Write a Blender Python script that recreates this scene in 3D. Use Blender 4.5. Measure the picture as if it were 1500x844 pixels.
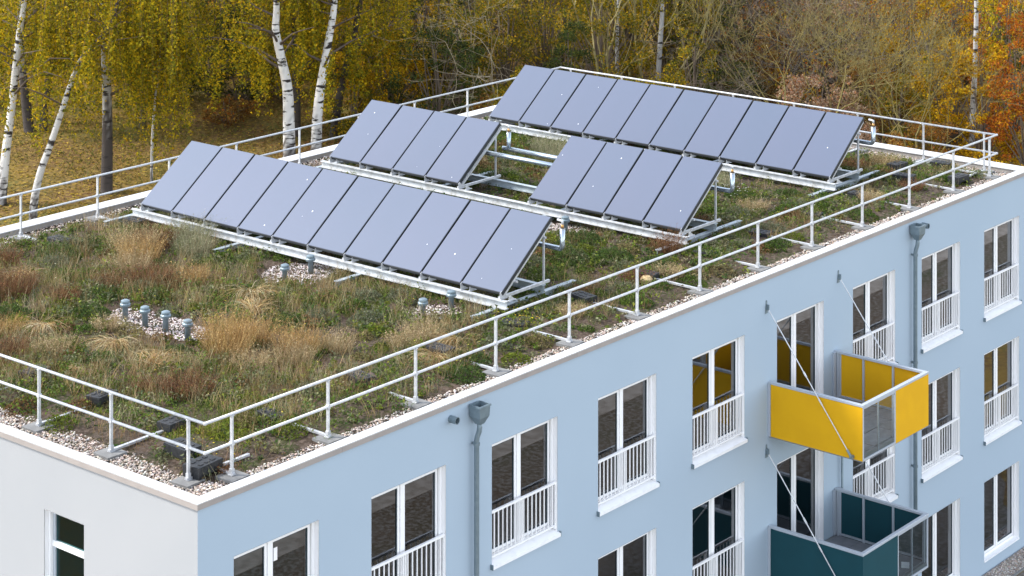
import bpy, math, random
import numpy as np
from mathutils import Vector, Matrix
for o in list(bpy.data.objects): bpy.data.objects.remove(o)
SC = bpy.context.scene
COL = SC.collection
rng = np.random.default_rng(7)
random.seed(7)

# ------------------------------------------------------------------ camera
F, CX, V0, YAW = 3135.65, 750.0, -495.55, 0.8765          # pixels of the 1500 x 844 photograph
CAM = np.array([-21.1785, -23.6325, 12.4426])
cd = bpy.data.cameras.new('camera'); cam = bpy.data.objects.new('camera', cd); COL.objects.link(cam)
cd.sensor_width = 36; cd.sensor_fit = 'HORIZONTAL'; cd.lens = 36 * F / 1500
cd.shift_y = -(422 - V0) / 1500; cd.clip_start = 0.5; cd.clip_end = 2000
cam.location = CAM; cam.rotation_euler = (math.pi / 2, 0, -YAW)
SC.camera = cam
SC.render.resolution_x, SC.render.resolution_y = 1024, 576
FW = np.array([math.sin(YAW), math.cos(YAW), 0]); RT = np.array([math.cos(YAW), -math.sin(YAW), 0])

# ------------------------------------------------------------------ light
SUN_EL, SUN_AZ = math.radians(44), math.atan2(0.80, -0.60)   # direction towards the sun in the xy plane
SKY, SUNS, EXPO = 0.15, 1.5, 1.85
w = bpy.data.worlds.new('World'); SC.world = w; w.use_nodes = True
nt = w.node_tree; bg = nt.nodes['Background']
sky = nt.nodes.new('ShaderNodeTexSky'); sky.sky_type = 'NISHITA'; sky.sun_disc = False
sky.sun_elevation = SUN_EL
sky.sun_rotation = math.pi / 2 - SUN_AZ
sky.air_density = 1.0; sky.dust_density = 0.3; sky.ozone_density = 1.0
hs = nt.nodes.new('ShaderNodeHueSaturation'); hs.inputs['Saturation'].default_value = 0.42     # thin high haze whitens the blue
nt.links.new(sky.outputs[0], hs.inputs['Color']); nt.links.new(hs.outputs[0], bg.inputs[0]); bg.inputs[1].default_value = SKY
sd = bpy.data.lights.new('sun', 'SUN'); sun = bpy.data.objects.new('sun', sd); COL.objects.link(sun)
sd.energy = SUNS; sd.angle = math.radians(10.0); sd.color = (1.0, 0.93, 0.83)
sdir = Vector((math.cos(SUN_AZ) * math.cos(SUN_EL), math.sin(SUN_AZ) * math.cos(SUN_EL), math.sin(SUN_EL)))
sun.rotation_euler = sdir.to_track_quat('Z', 'Y').to_euler(); sun.location = (-40, 30, 40)
vs = SC.view_settings; vs.view_transform = 'Standard'; vs.look = 'None'; vs.gamma = 1; vs.exposure = EXPO
vs.use_curve_mapping = False

# ------------------------------------------------------------------ materials
MATS = {}
def mat(name, col, rough=0.6, metal=0.0, spec=0.5, noise=None, bump=None, attr=False, trans=0.0, coords='Object'):
    """noise=(scale, second colour, contrast lo, hi), bump=(scale, strength)"""
    if name in MATS: return MATS[name]
    m = bpy.data.materials.new(name); m.use_nodes = True; n = m.node_tree; L = n.links.new
    b = n.nodes['Principled BSDF']; b.inputs['Roughness'].default_value = rough; b.inputs['Metallic'].default_value = metal
    b.inputs['Specular IOR Level'].default_value = spec
    b.inputs['Base Color'].default_value = (*col, 1)
    src = None
    if attr:
        a = n.nodes.new('ShaderNodeAttribute'); a.attribute_name = 'Col'; src = a.outputs['Color']
        L(src, b.inputs['Base Color'])
    if noise or bump:
        tc = n.nodes.new('ShaderNodeTexCoord')
    if noise:
        t = n.nodes.new('ShaderNodeTexNoise'); t.inputs['Scale'].default_value = noise[0]; t.inputs['Detail'].default_value = 6
        L(tc.outputs[coords], t.inputs['Vector'])
        r = n.nodes.new('ShaderNodeMapRange'); r.inputs[1].default_value = noise[2]; r.inputs[2].default_value = noise[3]
        L(t.outputs['Fac'], r.inputs[0])
        mx = n.nodes.new('ShaderNodeMix'); mx.data_type = 'RGBA'
        L(r.outputs[0], mx.inputs[0]); mx.inputs[6].default_value = (*col, 1); mx.inputs[7].default_value = (*noise[1], 1)
        L(mx.outputs[2], b.inputs['Base Color'])
    if bump:
        t2 = n.nodes.new('ShaderNodeTexNoise'); t2.inputs['Scale'].default_value = bump[0]; t2.inputs['Detail'].default_value = 4
        L(tc.outputs[coords], t2.inputs['Vector'])
        bm_ = n.nodes.new('ShaderNodeBump'); bm_.inputs['Strength'].default_value = bump[1]; bm_.inputs['Distance'].default_value = 0.02
        L(t2.outputs['Fac'], bm_.inputs['Height']); L(bm_.outputs[0], b.inputs['Normal'])
    if trans > 0:
        tr = n.nodes.new('ShaderNodeBsdfTranslucent'); mix = n.nodes.new('ShaderNodeMixShader'); mix.inputs[0].default_value = trans
        if src: L(src, tr.inputs[0])
        else: tr.inputs[0].default_value = (*col, 1)
        L(b.outputs[0], mix.inputs[1]); L(tr.outputs[0], mix.inputs[2]); L(mix.outputs[0], n.nodes['Material Output'].inputs[0])
    MATS[name] = m
    return m
def glass(name, tint, k, rough=0.0):
    m = bpy.data.materials.new(name); m.use_nodes = True; n = m.node_tree; L = n.links.new
    n.nodes.remove(n.nodes['Principled BSDF'])
    t = n.nodes.new('ShaderNodeBsdfTransparent'); t.inputs[0].default_value = (*tint, 1)
    g = n.nodes.new('ShaderNodeBsdfGlossy'); g.inputs['Roughness'].default_value = rough; g.inputs[0].default_value = (0.95, 0.97, 1, 1)
    fr = n.nodes.new('ShaderNodeFresnel'); fr.inputs[0].default_value = 1.5
    mu = n.nodes.new('ShaderNodeMath'); mu.operation = 'MULTIPLY'; mu.inputs[1].default_value = k; mu.use_clamp = True
    L(fr.outputs[0], mu.inputs[0])
    mx = n.nodes.new('ShaderNodeMixShader'); L(mu.outputs[0], mx.inputs[0]); L(t.outputs[0], mx.inputs[1]); L(g.outputs[0], mx.inputs[2])
    L(mx.outputs[0], n.nodes['Material Output'].inputs[0]); MATS[name] = m
    return m

M_BLUE = mat('blue_render', (0.36, 0.44, 0.52), 0.9, spec=0.2, noise=(0.35, (0.345, 0.425, 0.505), 0.35, 0.65), bump=(90, 0.12))
M_WHITEW = mat('white_render', (0.335, 0.34, 0.35), 0.9, spec=0.2, noise=(0.5, (0.32, 0.328, 0.34), 0.35, 0.65), bump=(90, 0.12))
M_COP = mat('coping_metal', (0.60, 0.60, 0.60), 0.45, spec=0.5, noise=(1.2, (0.53, 0.53, 0.53), 0.4, 0.7))
M_COPF = mat('coping_edge', (0.31, 0.275, 0.255), 0.6, noise=(3, (0.27, 0.24, 0.225), 0.4, 0.7))
M_PARA = mat('parapet_felt', (0.36, 0.33, 0.30), 0.9, noise=(4, (0.28, 0.25, 0.22), 0.4, 0.7))
M_FRAME = mat('window_plastic', (0.82, 0.82, 0.83), 0.35)
M_GASK = mat('gasket', (0.02, 0.04, 0.05), 0.5)
M_SILL = mat('sill_metal', (0.80, 0.80, 0.81), 0.4, noise=(6, (0.72, 0.72, 0.73), 0.5, 0.75))
M_BAL = mat('white_balustrade', (0.80, 0.80, 0.81), 0.35)
M_GLASS = glass('window_glass', (0.42, 0.44, 0.43), 2.5)
M_TGLASS = glass('teal_glass', (0.25, 0.55, 0.55), 0.5)
M_BGLASS = glass('balcony_glass', (0.72, 0.80, 0.82), 1.6)
M_ROOM = mat('room_plaster', (0.36, 0.34, 0.31), 0.9)
M_ZINC = mat('zinc', (0.19, 0.245, 0.275), 0.45, metal=0.35, noise=(9, (0.15, 0.20, 0.23), 0.35, 0.7))
M_ALU = mat('galvanised', (0.56, 0.57, 0.585), 0.42, metal=0.35, noise=(12, (0.42, 0.43, 0.45), 0.35, 0.7))
M_STEEL = mat('steel_beam', (0.42, 0.47, 0.50), 0.5, metal=0.3, noise=(5, (0.32, 0.37, 0.40), 0.35, 0.7))
M_LIGHTST = mat('pale_beam', (0.52, 0.54, 0.56), 0.5, metal=0.2, noise=(7, (0.36, 0.36, 0.35), 0.45, 0.70))
M_PIPE = mat('pipe_jacket', (0.40, 0.46, 0.52), 0.25, metal=0.8)
M_BRASS = mat('brass', (0.5, 0.28, 0.10), 0.4, metal=0.7)
M_BLACK = mat('collector_frame', (0.012, 0.016, 0.02), 0.5)
M_GREYR = mat('balcony_frame', (0.42, 0.46, 0.51), 0.45, metal=0.2)
M_YEL = mat('yellow_panel', (0.66, 0.36, 0.006), 0.7, spec=0.2, noise=(2, (0.63, 0.34, 0.006), 0.4, 0.6))
M_TEAL = mat('teal_panel', (0.006, 0.052, 0.068), 0.7, spec=0.25, noise=(2, (0.006, 0.048, 0.062), 0.4, 0.6))
M_TILE = mat('slate_tile', (0.17, 0.18, 0.20), 0.7, noise=(5, (0.22, 0.23, 0.25), 0.35, 0.65))
M_JOINT = mat('slab_concrete', (0.22, 0.23, 0.24), 0.85)
M_PAD = mat('concrete_pad', (0.15, 0.15, 0.148), 0.9, noise=(8, (0.20, 0.20, 0.195), 0.4, 0.65), bump=(60, 0.3))
M_BLOCK = mat('black_rubber', (0.014, 0.015, 0.017), 0.6, spec=0.3, noise=(14, (0.028, 0.028, 0.030), 0.4, 0.65), bump=(40, 0.25))
M_BOOT = mat('brown_bitumen', (0.09, 0.06, 0.045), 0.8, noise=(10, (0.16, 0.11, 0.085), 0.4, 0.65), bump=(30, 0.5))
M_PEB = mat('pebbles', (0.5, 0.45, 0.42), 0.85, attr=True)
M_LEAF = mat('leaf', (0.1, 0.1, 0.02), 0.7, spec=0.08, attr=True, trans=0.42)
M_HERB = mat('herb', (0.1, 0.1, 0.02), 0.7, spec=0.1, attr=True, trans=0.25)
M_STRAW = mat('straw', (0.3, 0.2, 0.08), 0.7, spec=0.2, attr=True, trans=0.15)
M_TWIG = mat('twig', (0.2, 0.17, 0.13), 0.85, spec=0.2, attr=True)
M_STONE = mat('pale_stone', (0.52, 0.40, 0.22), 0.9, noise=(12, (0.42, 0.30, 0.15), 0.4, 0.65), bump=(20, 0.6))

def mat_collector():
    m = mat('collector_glass', (0.118, 0.150, 0.235), 0.30, spec=0.6)
    n = m.node_tree; b = n.nodes['Principled BSDF']; L = n.links.new
    oi = n.nodes.new('ShaderNodeObjectInfo')
    tc = n.nodes.new('ShaderNodeTexCoord'); t = n.nodes.new('ShaderNodeTexNoise'); t.inputs['Scale'].default_value = 0.5; t.inputs['Detail'].default_value = 2
    L(tc.outputs['Object'], t.inputs['Vector'])
    mp = n.nodes.new('ShaderNodeMath'); mp.operation = 'MULTIPLY_ADD'; mp.inputs[1].default_value = 0.5; 
    L(oi.outputs['Random'], mp.inputs[0]); L(t.outputs['Fac'], mp.inputs[2])
    mx = n.nodes.new('ShaderNodeMix'); mx.data_type = 'RGBA'; L(mp.outputs[0], mx.inputs[0])
    mx.inputs[6].default_value = (0.058, 0.082, 0.128, 1); mx.inputs[7].default_value = (0.072, 0.088, 0.138, 1)
    L(mx.outputs[2], b.inputs['Base Color'])
    b.inputs['Coat Weight'].default_value = 0.35; b.inputs['Coat Roughness'].default_value = 0.08
    return m
M_COLL = mat_collector()

def mat_birch():
    m = bpy.data.materials.new('birch_bark'); m.use_nodes = True; n = m.node_tree; L = n.links.new; b = n.nodes['Principled BSDF']
    b.inputs['Roughness'].default_value = 0.8; b.inputs['Specular IOR Level'].default_value = 0.2
    a = n.nodes.new('ShaderNodeAttribute'); a.attribute_name = 'Col'
    tc = n.nodes.new('ShaderNodeTexCoord'); mp = n.nodes.new('ShaderNodeMapping'); mp.inputs['Scale'].default_value = (1.6, 1.6, 6.0)
    L(tc.outputs['Object'], mp.inputs['Vector'])
    t = n.nodes.new('ShaderNodeTexNoise'); t.inputs['Scale'].default_value = 1.0; t.inputs['Detail'].default_value = 5; L(mp.outputs[0], t.inputs['Vector'])
    r = n.nodes.new('ShaderNodeMapRange'); r.inputs[1].default_value = 0.555; r.inputs[2].default_value = 0.61; L(t.outputs['Fac'], r.inputs[0])
    mx = n.nodes.new('ShaderNodeMix'); mx.data_type = 'RGBA'; L(r.outputs[0], mx.inputs[0]); L(a.outputs['Color'], mx.inputs[6]); mx.inputs[7].default_value = (0.035, 0.03, 0.028, 1)
    L(mx.outputs[2], b.inputs['Base Color']); MATS['birch'] = m
    return m
M_BIRCH = mat_birch()

def mat_ground(name, cols, scales):
    m = bpy.data.materials.new(name); m.use_nodes = True; n = m.node_tree; L = n.links.new; b = n.nodes['Principled BSDF']
    b.inputs['Roughness'].default_value = 0.95; b.inputs['Specular IOR Level'].default_value = 0.15
    tc = n.nodes.new('ShaderNodeTexCoord'); prev = None
    for i, c in enumerate(cols):
        if prev is None:
            rgb = n.nodes.new('ShaderNodeRGB'); rgb.outputs[0].default_value = (*c, 1); prev = rgb.outputs[0]; continue
        t = n.nodes.new('ShaderNodeTexNoise'); t.inputs['Scale'].default_value = scales[i - 1]; t.inputs['Detail'].default_value = 5
        mp = n.nodes.new('ShaderNodeMapping'); mp.inputs['Location'].default_value = (i * 13.1, i * 7.7, 0); L(tc.outputs['Object'], mp.inputs[0]); L(mp.outputs[0], t.inputs['Vector'])
        r = n.nodes.new('ShaderNodeMapRange'); r.inputs[1].default_value = 0.46; r.inputs[2].default_value = 0.60; L(t.outputs['Fac'], r.inputs[0])
        mx = n.nodes.new('ShaderNodeMix'); mx.data_type = 'RGBA'; L(r.outputs[0], mx.inputs[0]); L(prev, mx.inputs[6]); mx.inputs[7].default_value = (*c, 1); prev = mx.outputs[2]
    L(prev, b.inputs['Base Color'])
    t = n.nodes.new('ShaderNodeTexNoise'); t.inputs['Scale'].default_value = scales[-1]; L(tc.outputs['Object'], t.inputs['Vector'])
    bp = n.nodes.new('ShaderNodeBump'); bp.inputs['Strength'].default_value = 0.6; bp.inputs['Distance'].default_value = 0.05; L(t.outputs['Fac'], bp.inputs['Height']); L(bp.outputs[0], b.inputs['Normal'])
    return m
M_GROUND = mat_ground('autumn_lawn', [(0.125, 0.10, 0.028), (0.08, 0.085, 0.02), (0.18, 0.115, 0.03), (0.12, 0.07, 0.03), (0.20, 0.135, 0.035)], [0.12, 0.5, 0.25, 6.0])
M_SOIL = mat_ground('roof_soil', [(0.048, 0.034, 0.024), (0.075, 0.052, 0.037), (0.035, 0.04, 0.014), (0.10, 0.075, 0.058)], [1.2, 2.2, 14.0])
M_PATH = mat('path_gravel', (0.34, 0.31, 0.28), 0.95, noise=(3, (0.24, 0.21, 0.18), 0.4, 0.6), bump=(30, 0.4))

# ------------------------------------------------------------------ mesh helpers
class MB:
    def __init__(s): s.v = []; s.f = []
    def quadbox(s, P):                                  # 8 corners: bottom 4 ccw, top 4 ccw
        k = len(s.v); s.v += [tuple(p) for p in P]
        s.f += [tuple(k + i for i in q) for q in ((3, 2, 1, 0), (4, 5, 6, 7), (0, 1, 5, 4), (1, 2, 6, 5), (2, 3, 7, 6), (3, 0, 4, 7))]
        return s
    def box(s, x0, x1, y0, y1, z0, z1):
        return s.quadbox([(x0, y0, z0), (x1, y0, z0), (x1, y1, z0), (x0, y1, z0), (x0, y0, z1), (x1, y0, z1), (x1, y1, z1), (x0, y1, z1)])
    def quad(s, a, b, c, d):
        k = len(s.v); s.v += [a, b, c, d]; s.f.append((k, k + 1, k + 2, k + 3)); return s
    def tube(s, pts, rad, n=8, cap=True, flat=None):
        pts = [Vector(p) for p in pts]; N = len(pts)
        if not hasattr(rad, '__len__'): rad = [rad] * N
        t0 = (pts[1] - pts[0]).normalized(); up = Vector((0, 0, 1)) if abs(t0.z) < 0.95 else Vector((1, 0, 0))
        a = t0.cross(up).normalized(); k = len(s.v)
        for i, p in enumerate(pts):
            if i == 0: t = pts[1] - pts[0]
            elif i == N - 1: t = pts[-1] - pts[-2]
            else: t = (pts[i + 1] - pts[i]).normalized() + (pts[i] - pts[i - 1]).normalized()
            t.normalize(); a = (a - t * a.dot(t)).normalized(); b = t.cross(a)
            sc = 1.0
            if 0 < i < N - 1:
                sc = 1.0 / max(0.5, math.sqrt(max(0.0, (1 + (pts[i + 1] - pts[i]).normalized().dot((pts[i] - pts[i - 1]).normalized())) / 2)))
            for j in range(n):
                th = 2 * math.pi * j / n
                s.v.append(tuple(p + (a * math.cos(th) + b * math.sin(th)) * rad[i] * (sc if n < 3 else 1)))
        for i in range(N - 1):
            for j in range(n):
                q = k + i * n + j; q2 = k + i * n + (j + 1) % n
                s.f.append((q, q2, q2 + n, q + n))
        if cap:
            s.f.append(tuple(k + j for j in reversed(range(n)))); s.f.append(tuple(k + (N - 1) * n + j for j in range(n)))
        return s
    def bar(s, a, b, wd, ht, up=(0, 0, 1)):             # rectangular bar from a to b
        a = Vector(a); b = Vector(b); t = (b - a).normalized(); u = Vector(up)
        if abs(t.dot(u)) > 0.98: u = Vector((1, 0, 0))
        sx = t.cross(u).normalized() * wd / 2; sz = sx.cross(t).normalized() * ht / 2
        return s.quadbox([a - sx - sz, a + sx - sz, b + sx - sz, b - sx - sz, a - sx + sz, a + sx + sz, b + sx + sz, b - sx + sz])
    def lathe(s, c, prof, n=14):
        k = len(s.v); N = len(prof)
        for r, z in prof:
            for j in range(n):
                th = 2 * math.pi * j / n; s.v.append((c[0] + r * math.cos(th), c[1] + r * math.sin(th), c[2] + z))
        for i in range(N - 1):
            for j in range(n):
                s.f.append((k + i * n + j, k + i * n + (j + 1) % n, k + (i + 1) * n + (j + 1) % n, k + (i + 1) * n + j))
        s.f.append(tuple(k + j for j in reversed(range(n)))); s.f.append(tuple(k + (N - 1) * n + j for j in range(n)))
        return s
    def mesh(s, name, m, smooth=False):
        me = bpy.data.meshes.new(name); me.from_pydata(s.v, [], s.f); me.materials.append(m)
        if smooth: me.shade_smooth()
        return me
    def build(s, name, m, parent=None, smooth=False, bevel=0):
        o = bpy.data.objects.new(name, s.mesh(name, m, smooth)); COL.objects.link(o)
        if parent: o.parent = parent
        if bevel:
            b = o.modifiers.new('bevel', 'BEVEL'); b.width = bevel; b.segments = 2; b.limit_method = 'ANGLE'
        return o
def inst(src, name, loc=(0, 0, 0), parent=None, rz=0):
    o = bpy.data.objects.new(name, src); COL.objects.link(o); o.location = loc; o.rotation_euler = (0, 0, rz)
    if parent: o.parent = parent
    return o
def tag(o, label=None, cat=None, group=None, kind=None):
    if label: o['label'] = label
    if cat: o['category'] = cat
    if group: o['group'] = group
    if kind: o['kind'] = kind
    return o
def empty(name, loc=(0, 0, 0)):
    o = bpy.data.objects.new(name, None); COL.objects.link(o); o.location = loc; o.empty_display_size = 0.3
    return o
def npmesh(name, V, Fq, m, cols=None, parent=None, smooth=False):
    """V (n,3), Fq (k,3|4) int array, cols (n,3)"""
    V = np.asarray(V, np.float32); Fq = np.asarray(Fq, np.int32); c = Fq.shape[1]
    me = bpy.data.meshes.new(name); me.vertices.add(len(V)); me.vertices.foreach_set('co', V.ravel())
    me.loops.add(Fq.size); me.loops.foreach_set('vertex_index', Fq.ravel())
    me.polygons.add(len(Fq)); me.polygons.foreach_set('loop_start', np.arange(0, Fq.size, c, dtype=np.int32))
    me.update(calc_edges=True)
    if cols is not None:
        ca = me.color_attributes.new('Col', 'FLOAT_COLOR', 'POINT')
        cc = np.ones((len(V), 4), np.float32); cc[:, :3] = cols; ca.data.foreach_set('color', cc.ravel())
    me.materials.append(m)
    if smooth: me.shade_smooth()
    o = bpy.data.objects.new(name, me); COL.objects.link(o)
    if parent: o.parent = parent
    return o

# ------------------------------------------------------------------ terrain
def tz(x, y):
    s = 0.768 * np.asarray(x, float) + 0.64 * np.asarray(y, float) - 33
    yy = np.clip((np.asarray(y, float) + 12) / 16, 0, 1); yy = yy * yy * (3 - 2 * yy)
    return -9.0 + yy * 0.12 * np.clip(np.log1p(np.exp(np.clip(s, -30, 120) / 3.0)) * 3.0, 0, 75)
def at_depth(u, v, d):
    return CAM + d * (FW + RT * (u - CX) / F + np.array([0, 0, 1.0]) * (V0 - v) / F)
def on_ground(u, v):
    d = 55.0
    while d < 140:
        p = at_depth(u, v, d)
        if p[2] <= tz(p[0], p[1]): return p, d
        d += 0.1
    return p, d
def ground_at(u, d):
    p = at_depth(u, 0, d); p[2] = tz(p[0], p[1]); return p

ax = np.concatenate([np.linspace(-900, -120, 14), np.linspace(-110, 170, 141), np.linspace(180, 900, 14)])
GX, GY = np.meshgrid(ax, ax, indexing='ij'); n_ = len(ax)
GZ = tz(GX, GY)
idx = np.arange(n_ * n_).reshape(n_, n_)
FQ = np.stack([idx[:-1, :-1], idx[1:, :-1], idx[1:, 1:], idx[:-1, 1:]], -1).reshape(-1, 4)
g = npmesh('ground', np.stack([GX, GY, GZ], -1).reshape(-1, 3), FQ, M_GROUND, smooth=True); tag(g, kind='structure')
M_YARD = mat_ground('yard_ground', [(0.10, 0.088, 0.062), (0.065, 0.072, 0.036), (0.135, 0.11, 0.088), (0.10, 0.075, 0.055), (0.18, 0.165, 0.15)], [0.15, 0.4, 0.22, 8.0])
mb = MB().quad((-60, -70, -8.994), (110, -70, -8.994), (110, -.62, -8.994), (-60, -.62, -8.994)); tag(mb.build('yard', M_YARD), kind='structure')
mb = MB().quad((-60, -.62, -8.994), (-.6, -.62, -8.994), (-.6, 16, -8.994), (-60, 16, -8.994)); tag(mb.build('yard', M_YARD), kind='structure')
mb = MB().box(-10, 60, -15.5, -13.2, -9.2, -8.985); tag(mb.build('path', M_PATH), kind='structure')
mb = MB().box(4, 9, -13.2, -3, -9.2, -8.985); tag(mb.build('path', M_PATH), kind='structure')

# ------------------------------------------------------------------ building
BX, BY, ZG = 27.0, 14.8, -9.3
X0, S, ZT, WW, FL, GO = 0.7135, 2.9765, -0.9167, 1.797, 2.9, 0.1116
B = empty('apartment_building', (13.5, 7.4, -9.0)); BI = Matrix.Translation((-13.5, -7.4, 9.0))
B['label'] = 'pale blue and white rendered apartment block with planted flat roof and coloured balconies'; B['category'] = 'building'
def bpart(mb, name, m, smooth=False, bevel=0, parent=None):
    """mesh in world coordinates, parented to the building"""
    o = mb.build(name, m, parent or B, smooth, bevel)
    o.matrix_parent_inverse = BI if (parent is None or parent is B) else Matrix.Identity(4)
    return o
# openings of the long facade: (column, row) -> x0,x1,z0,z1
OPEN = {}
for i in range(9):
    for r in range(3):
        if (r == 1 and i < 2) or (r == 2 and i < 5): continue
        zt = ZT - FL * r - (GO if r == 2 else 0); x = X0 + S * i
        if i == 5 and r < 2: h = 2.18
        elif r == 2: h = 1.88
        else: h = 2.12
        OPEN[(i, r)] = (x, x + WW, zt - h, zt)
LW = (2.6, 3.58, -3.0, -0.89)                                # window in the end wall: y0,y1,z0,z1
def holed(lo, hi, z0, z1, rects, to3):
    xs = sorted({lo, hi, *[r[0] for r in rects], *[r[1] for r in rects]}); zs = sorted({z0, z1, *[r[2] for r in rects], *[r[3] for r in rects]})
    m = MB()
    for a, b in zip(xs, xs[1:]):
        for c, d in zip(zs, zs[1:]):
            mx, mz = (a + b) / 2, (c + d) / 2
            if any(r[0] < mx < r[1] and r[2] < mz < r[3] for r in rects): continue
            m.quad(to3(a, c), to3(b, c), to3(b, d), to3(a, d))
    return m
bpart(holed(0, BX, ZG, 0.03, list(OPEN.values()), lambda x, z: (x, 0, z)), 'wall', M_BLUE)
bpart(holed(0, BY, ZG, 0.03, [LW], lambda y, z: (0, BY - (BY - y), z)), 'wall', M_WHITEW)
mb = MB(); mb.quad((BX, 0, ZG), (BX, BY, ZG), (BX, BY, 0.03), (BX, 0, 0.03)); bpart(mb, 'wall', M_BLUE)
mb = MB(); mb.quad((BX, BY, ZG), (0, BY, ZG), (0, BY, 0.03), (BX, BY, 0.03)); bpart(mb, 'wall', M_WHITEW)
# coping: sections butted end to end, with a taupe edge strip under a pale top
CO, CI, CZ0, CZ1, CZ2 = -0.03, 0.25, 0.0, 0.10, 0.062
def cop_run(p, q, out, name_no, mit0, mit1):
    p = Vector(p); q = Vector(q); t = (q - p).normalized(); o = Vector(out); L_ = (q - p).length
    n = max(1, round(L_ / 3.0)); 
    for k in range(n):
        a0 = L_ * k / n + (0.0015 if k else 0); a1 = L_ * (k + 1) / n - (0.0015 if k < n - 1 else 0)
        def P(s, off, z, e):                                  # off inward positive
            base = p + t * s - o * off
            if e == 0 and k == 0 and mit0: base += t * (off)
            if e == 1 and k == n - 1 and mit1: base -= t * (off)
            return (base.x, base.y, z)
        m1 = MB().quadbox([P(a0, CO + .003, CZ1 - .02, 0), P(a1, CO + .003, CZ1 - .02, 1), P(a1, CI, CZ2 - .02, 1), P(a0, CI, CZ2 - .02, 0),
                           P(a0, CO - .004, CZ1, 0), P(a1, CO - .004, CZ1, 1), P(a1, CI, CZ2, 1), P(a0, CI, CZ2, 0)])
        c_ = bpart(m1, 'coping', M_COP)
        m2 = MB().quadbox([P(a0, CO, CZ0, 0), P(a1, CO, CZ0, 1), P(a1, 0.0, CZ0, 1), P(a0, 0.0, CZ0, 0),
                           P(a0, CO, CZ1 - .02, 0), P(a1, CO, CZ1 - .02, 1), P(a1, 0.0, CZ1 - .02, 1), P(a0, 0.0, CZ1 - .02, 0)])
        e_ = m2.build('edge_strip', M_COPF, c_)
for p, q, out in (((0, 0, 0), (BX, 0, 0), (0, -1, 0)), ((BX, 0, 0), (BX, BY, 0), (1, 0, 0)), ((BX, BY, 0), (0, BY, 0), (0, 1, 0)), ((0, BY, 0), (0, 0, 0), (-1, 0, 0))):
    cop_run(p, q, out, 0, True, True)
RZ = -0.09
mb = MB()
for q in (((CI-.03, CI-.03), (BX - CI+.03, CI-.03)), ((BX - CI+.03, CI-.03), (BX - CI+.03, BY - CI+.03)), ((BX - CI+.03, BY - CI+.03), (CI-.03, BY - CI+.03)), ((CI-.03, BY - CI+.03), (CI-.03, CI-.03))):
    (xa, ya), (xb, yb) = q; mb.quad((xa, ya, -0.4), (xb, yb, -0.4), (xb, yb, CZ2 - .01), (xa, ya, CZ2 - .01))
bpart(mb, 'parapet_lining', M_PARA)

# roof substrate
def hn(x, y):                                                # smooth pseudo noise 0..1
    x = np.asarray(x, float); y = np.asarray(y, float)
    return 0.5 + 0.18 * np.sin(1.1 * x + 0.7 * y + 1.3) + 0.14 * np.sin(-1.7 * x + 2.1 * y + 0.4) + 0.10 * np.sin(3.9 * x + 1.3 * y) + 0.08 * np.sin(2.3 * x - 4.7 * y + 2.0)
xs = np.arange(0.2, BX - 0.19, 0.12); ys = np.arange(0.2, BY - 0.19, 0.12)
RX, RY = np.meshgrid(xs, ys, indexing='ij')
PATCH = [(5.45, 7.2, 0.62, 1.45), (9.55, 7.55, 0.95, 0.75), (9.4, 3.75, 0.55, 0.5), (15.6, 5.6, 0.5, 1.0), (20.3, 9.0, .4, .4)]   # gravel patches: x,y,rx,ry
def patch(x, y, grow=1.0):
    r = np.full(np.shape(x), 9.0)
    for px, py, rx, ry in PATCH:
        r = np.minimum(r, ((x - px) / (rx * grow)) ** 2 + ((y - py) / (ry * grow)) ** 2)
    return r
edge = np.minimum(np.minimum(RX, BX - RX), np.minimum(RY, BY - RY))
RH = RZ + 0.015 + np.clip((edge - 0.5) / 0.8, 0, 1) * (0.05 + 0.09 * hn(RX, RY)) + rng.uniform(-.012, .012, RX.shape)
RH = np.where(edge < 0.62, RZ + 0.02, RH); RH = np.where(patch(RX, RY, 1.1) < 1, RZ + 0.05, RH)
def rz(x, y):
    i = np.clip(((np.asarray(x) - 0.2) / 0.12).astype(int), 0, len(xs) - 1); j = np.clip(((np.asarray(y) - 0.2) / 0.12).astype(int), 0, len(ys) - 1)
    return RH[i, j]
idx = np.arange(RX.size).reshape(RX.shape)
FQ = np.stack([idx[:-1, :-1], idx[1:, :-1], idx[1:, 1:], idx[:-1, 1:]], -1).reshape(-1, 4)
o = npmesh('roof', np.stack([RX, RY, RH], -1).reshape(-1, 3), FQ, M_SOIL, parent=B, smooth=True); o.matrix_parent_inverse = BI
ROOF = o

# rooms behind the windows
mb = MB()
for z in (-0.35, -3.28, -6.2, -9.1): mb.box(0.05, BX - 0.05, 0.30, 4.2, z - 0.12, z)
mb.box(0.05, BX - 0.05, 4.2, 4.3, -9.2, -0.4)
for i in range(10):
    x = X0 + S * i - 0.55
    if 0.3 < x < BX - .3: mb.box(x - 0.06, x + 0.06, 0.30, 4.2, -9.1, -0.4)
bpart(mb, 'interior_walls', M_ROOM)

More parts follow.
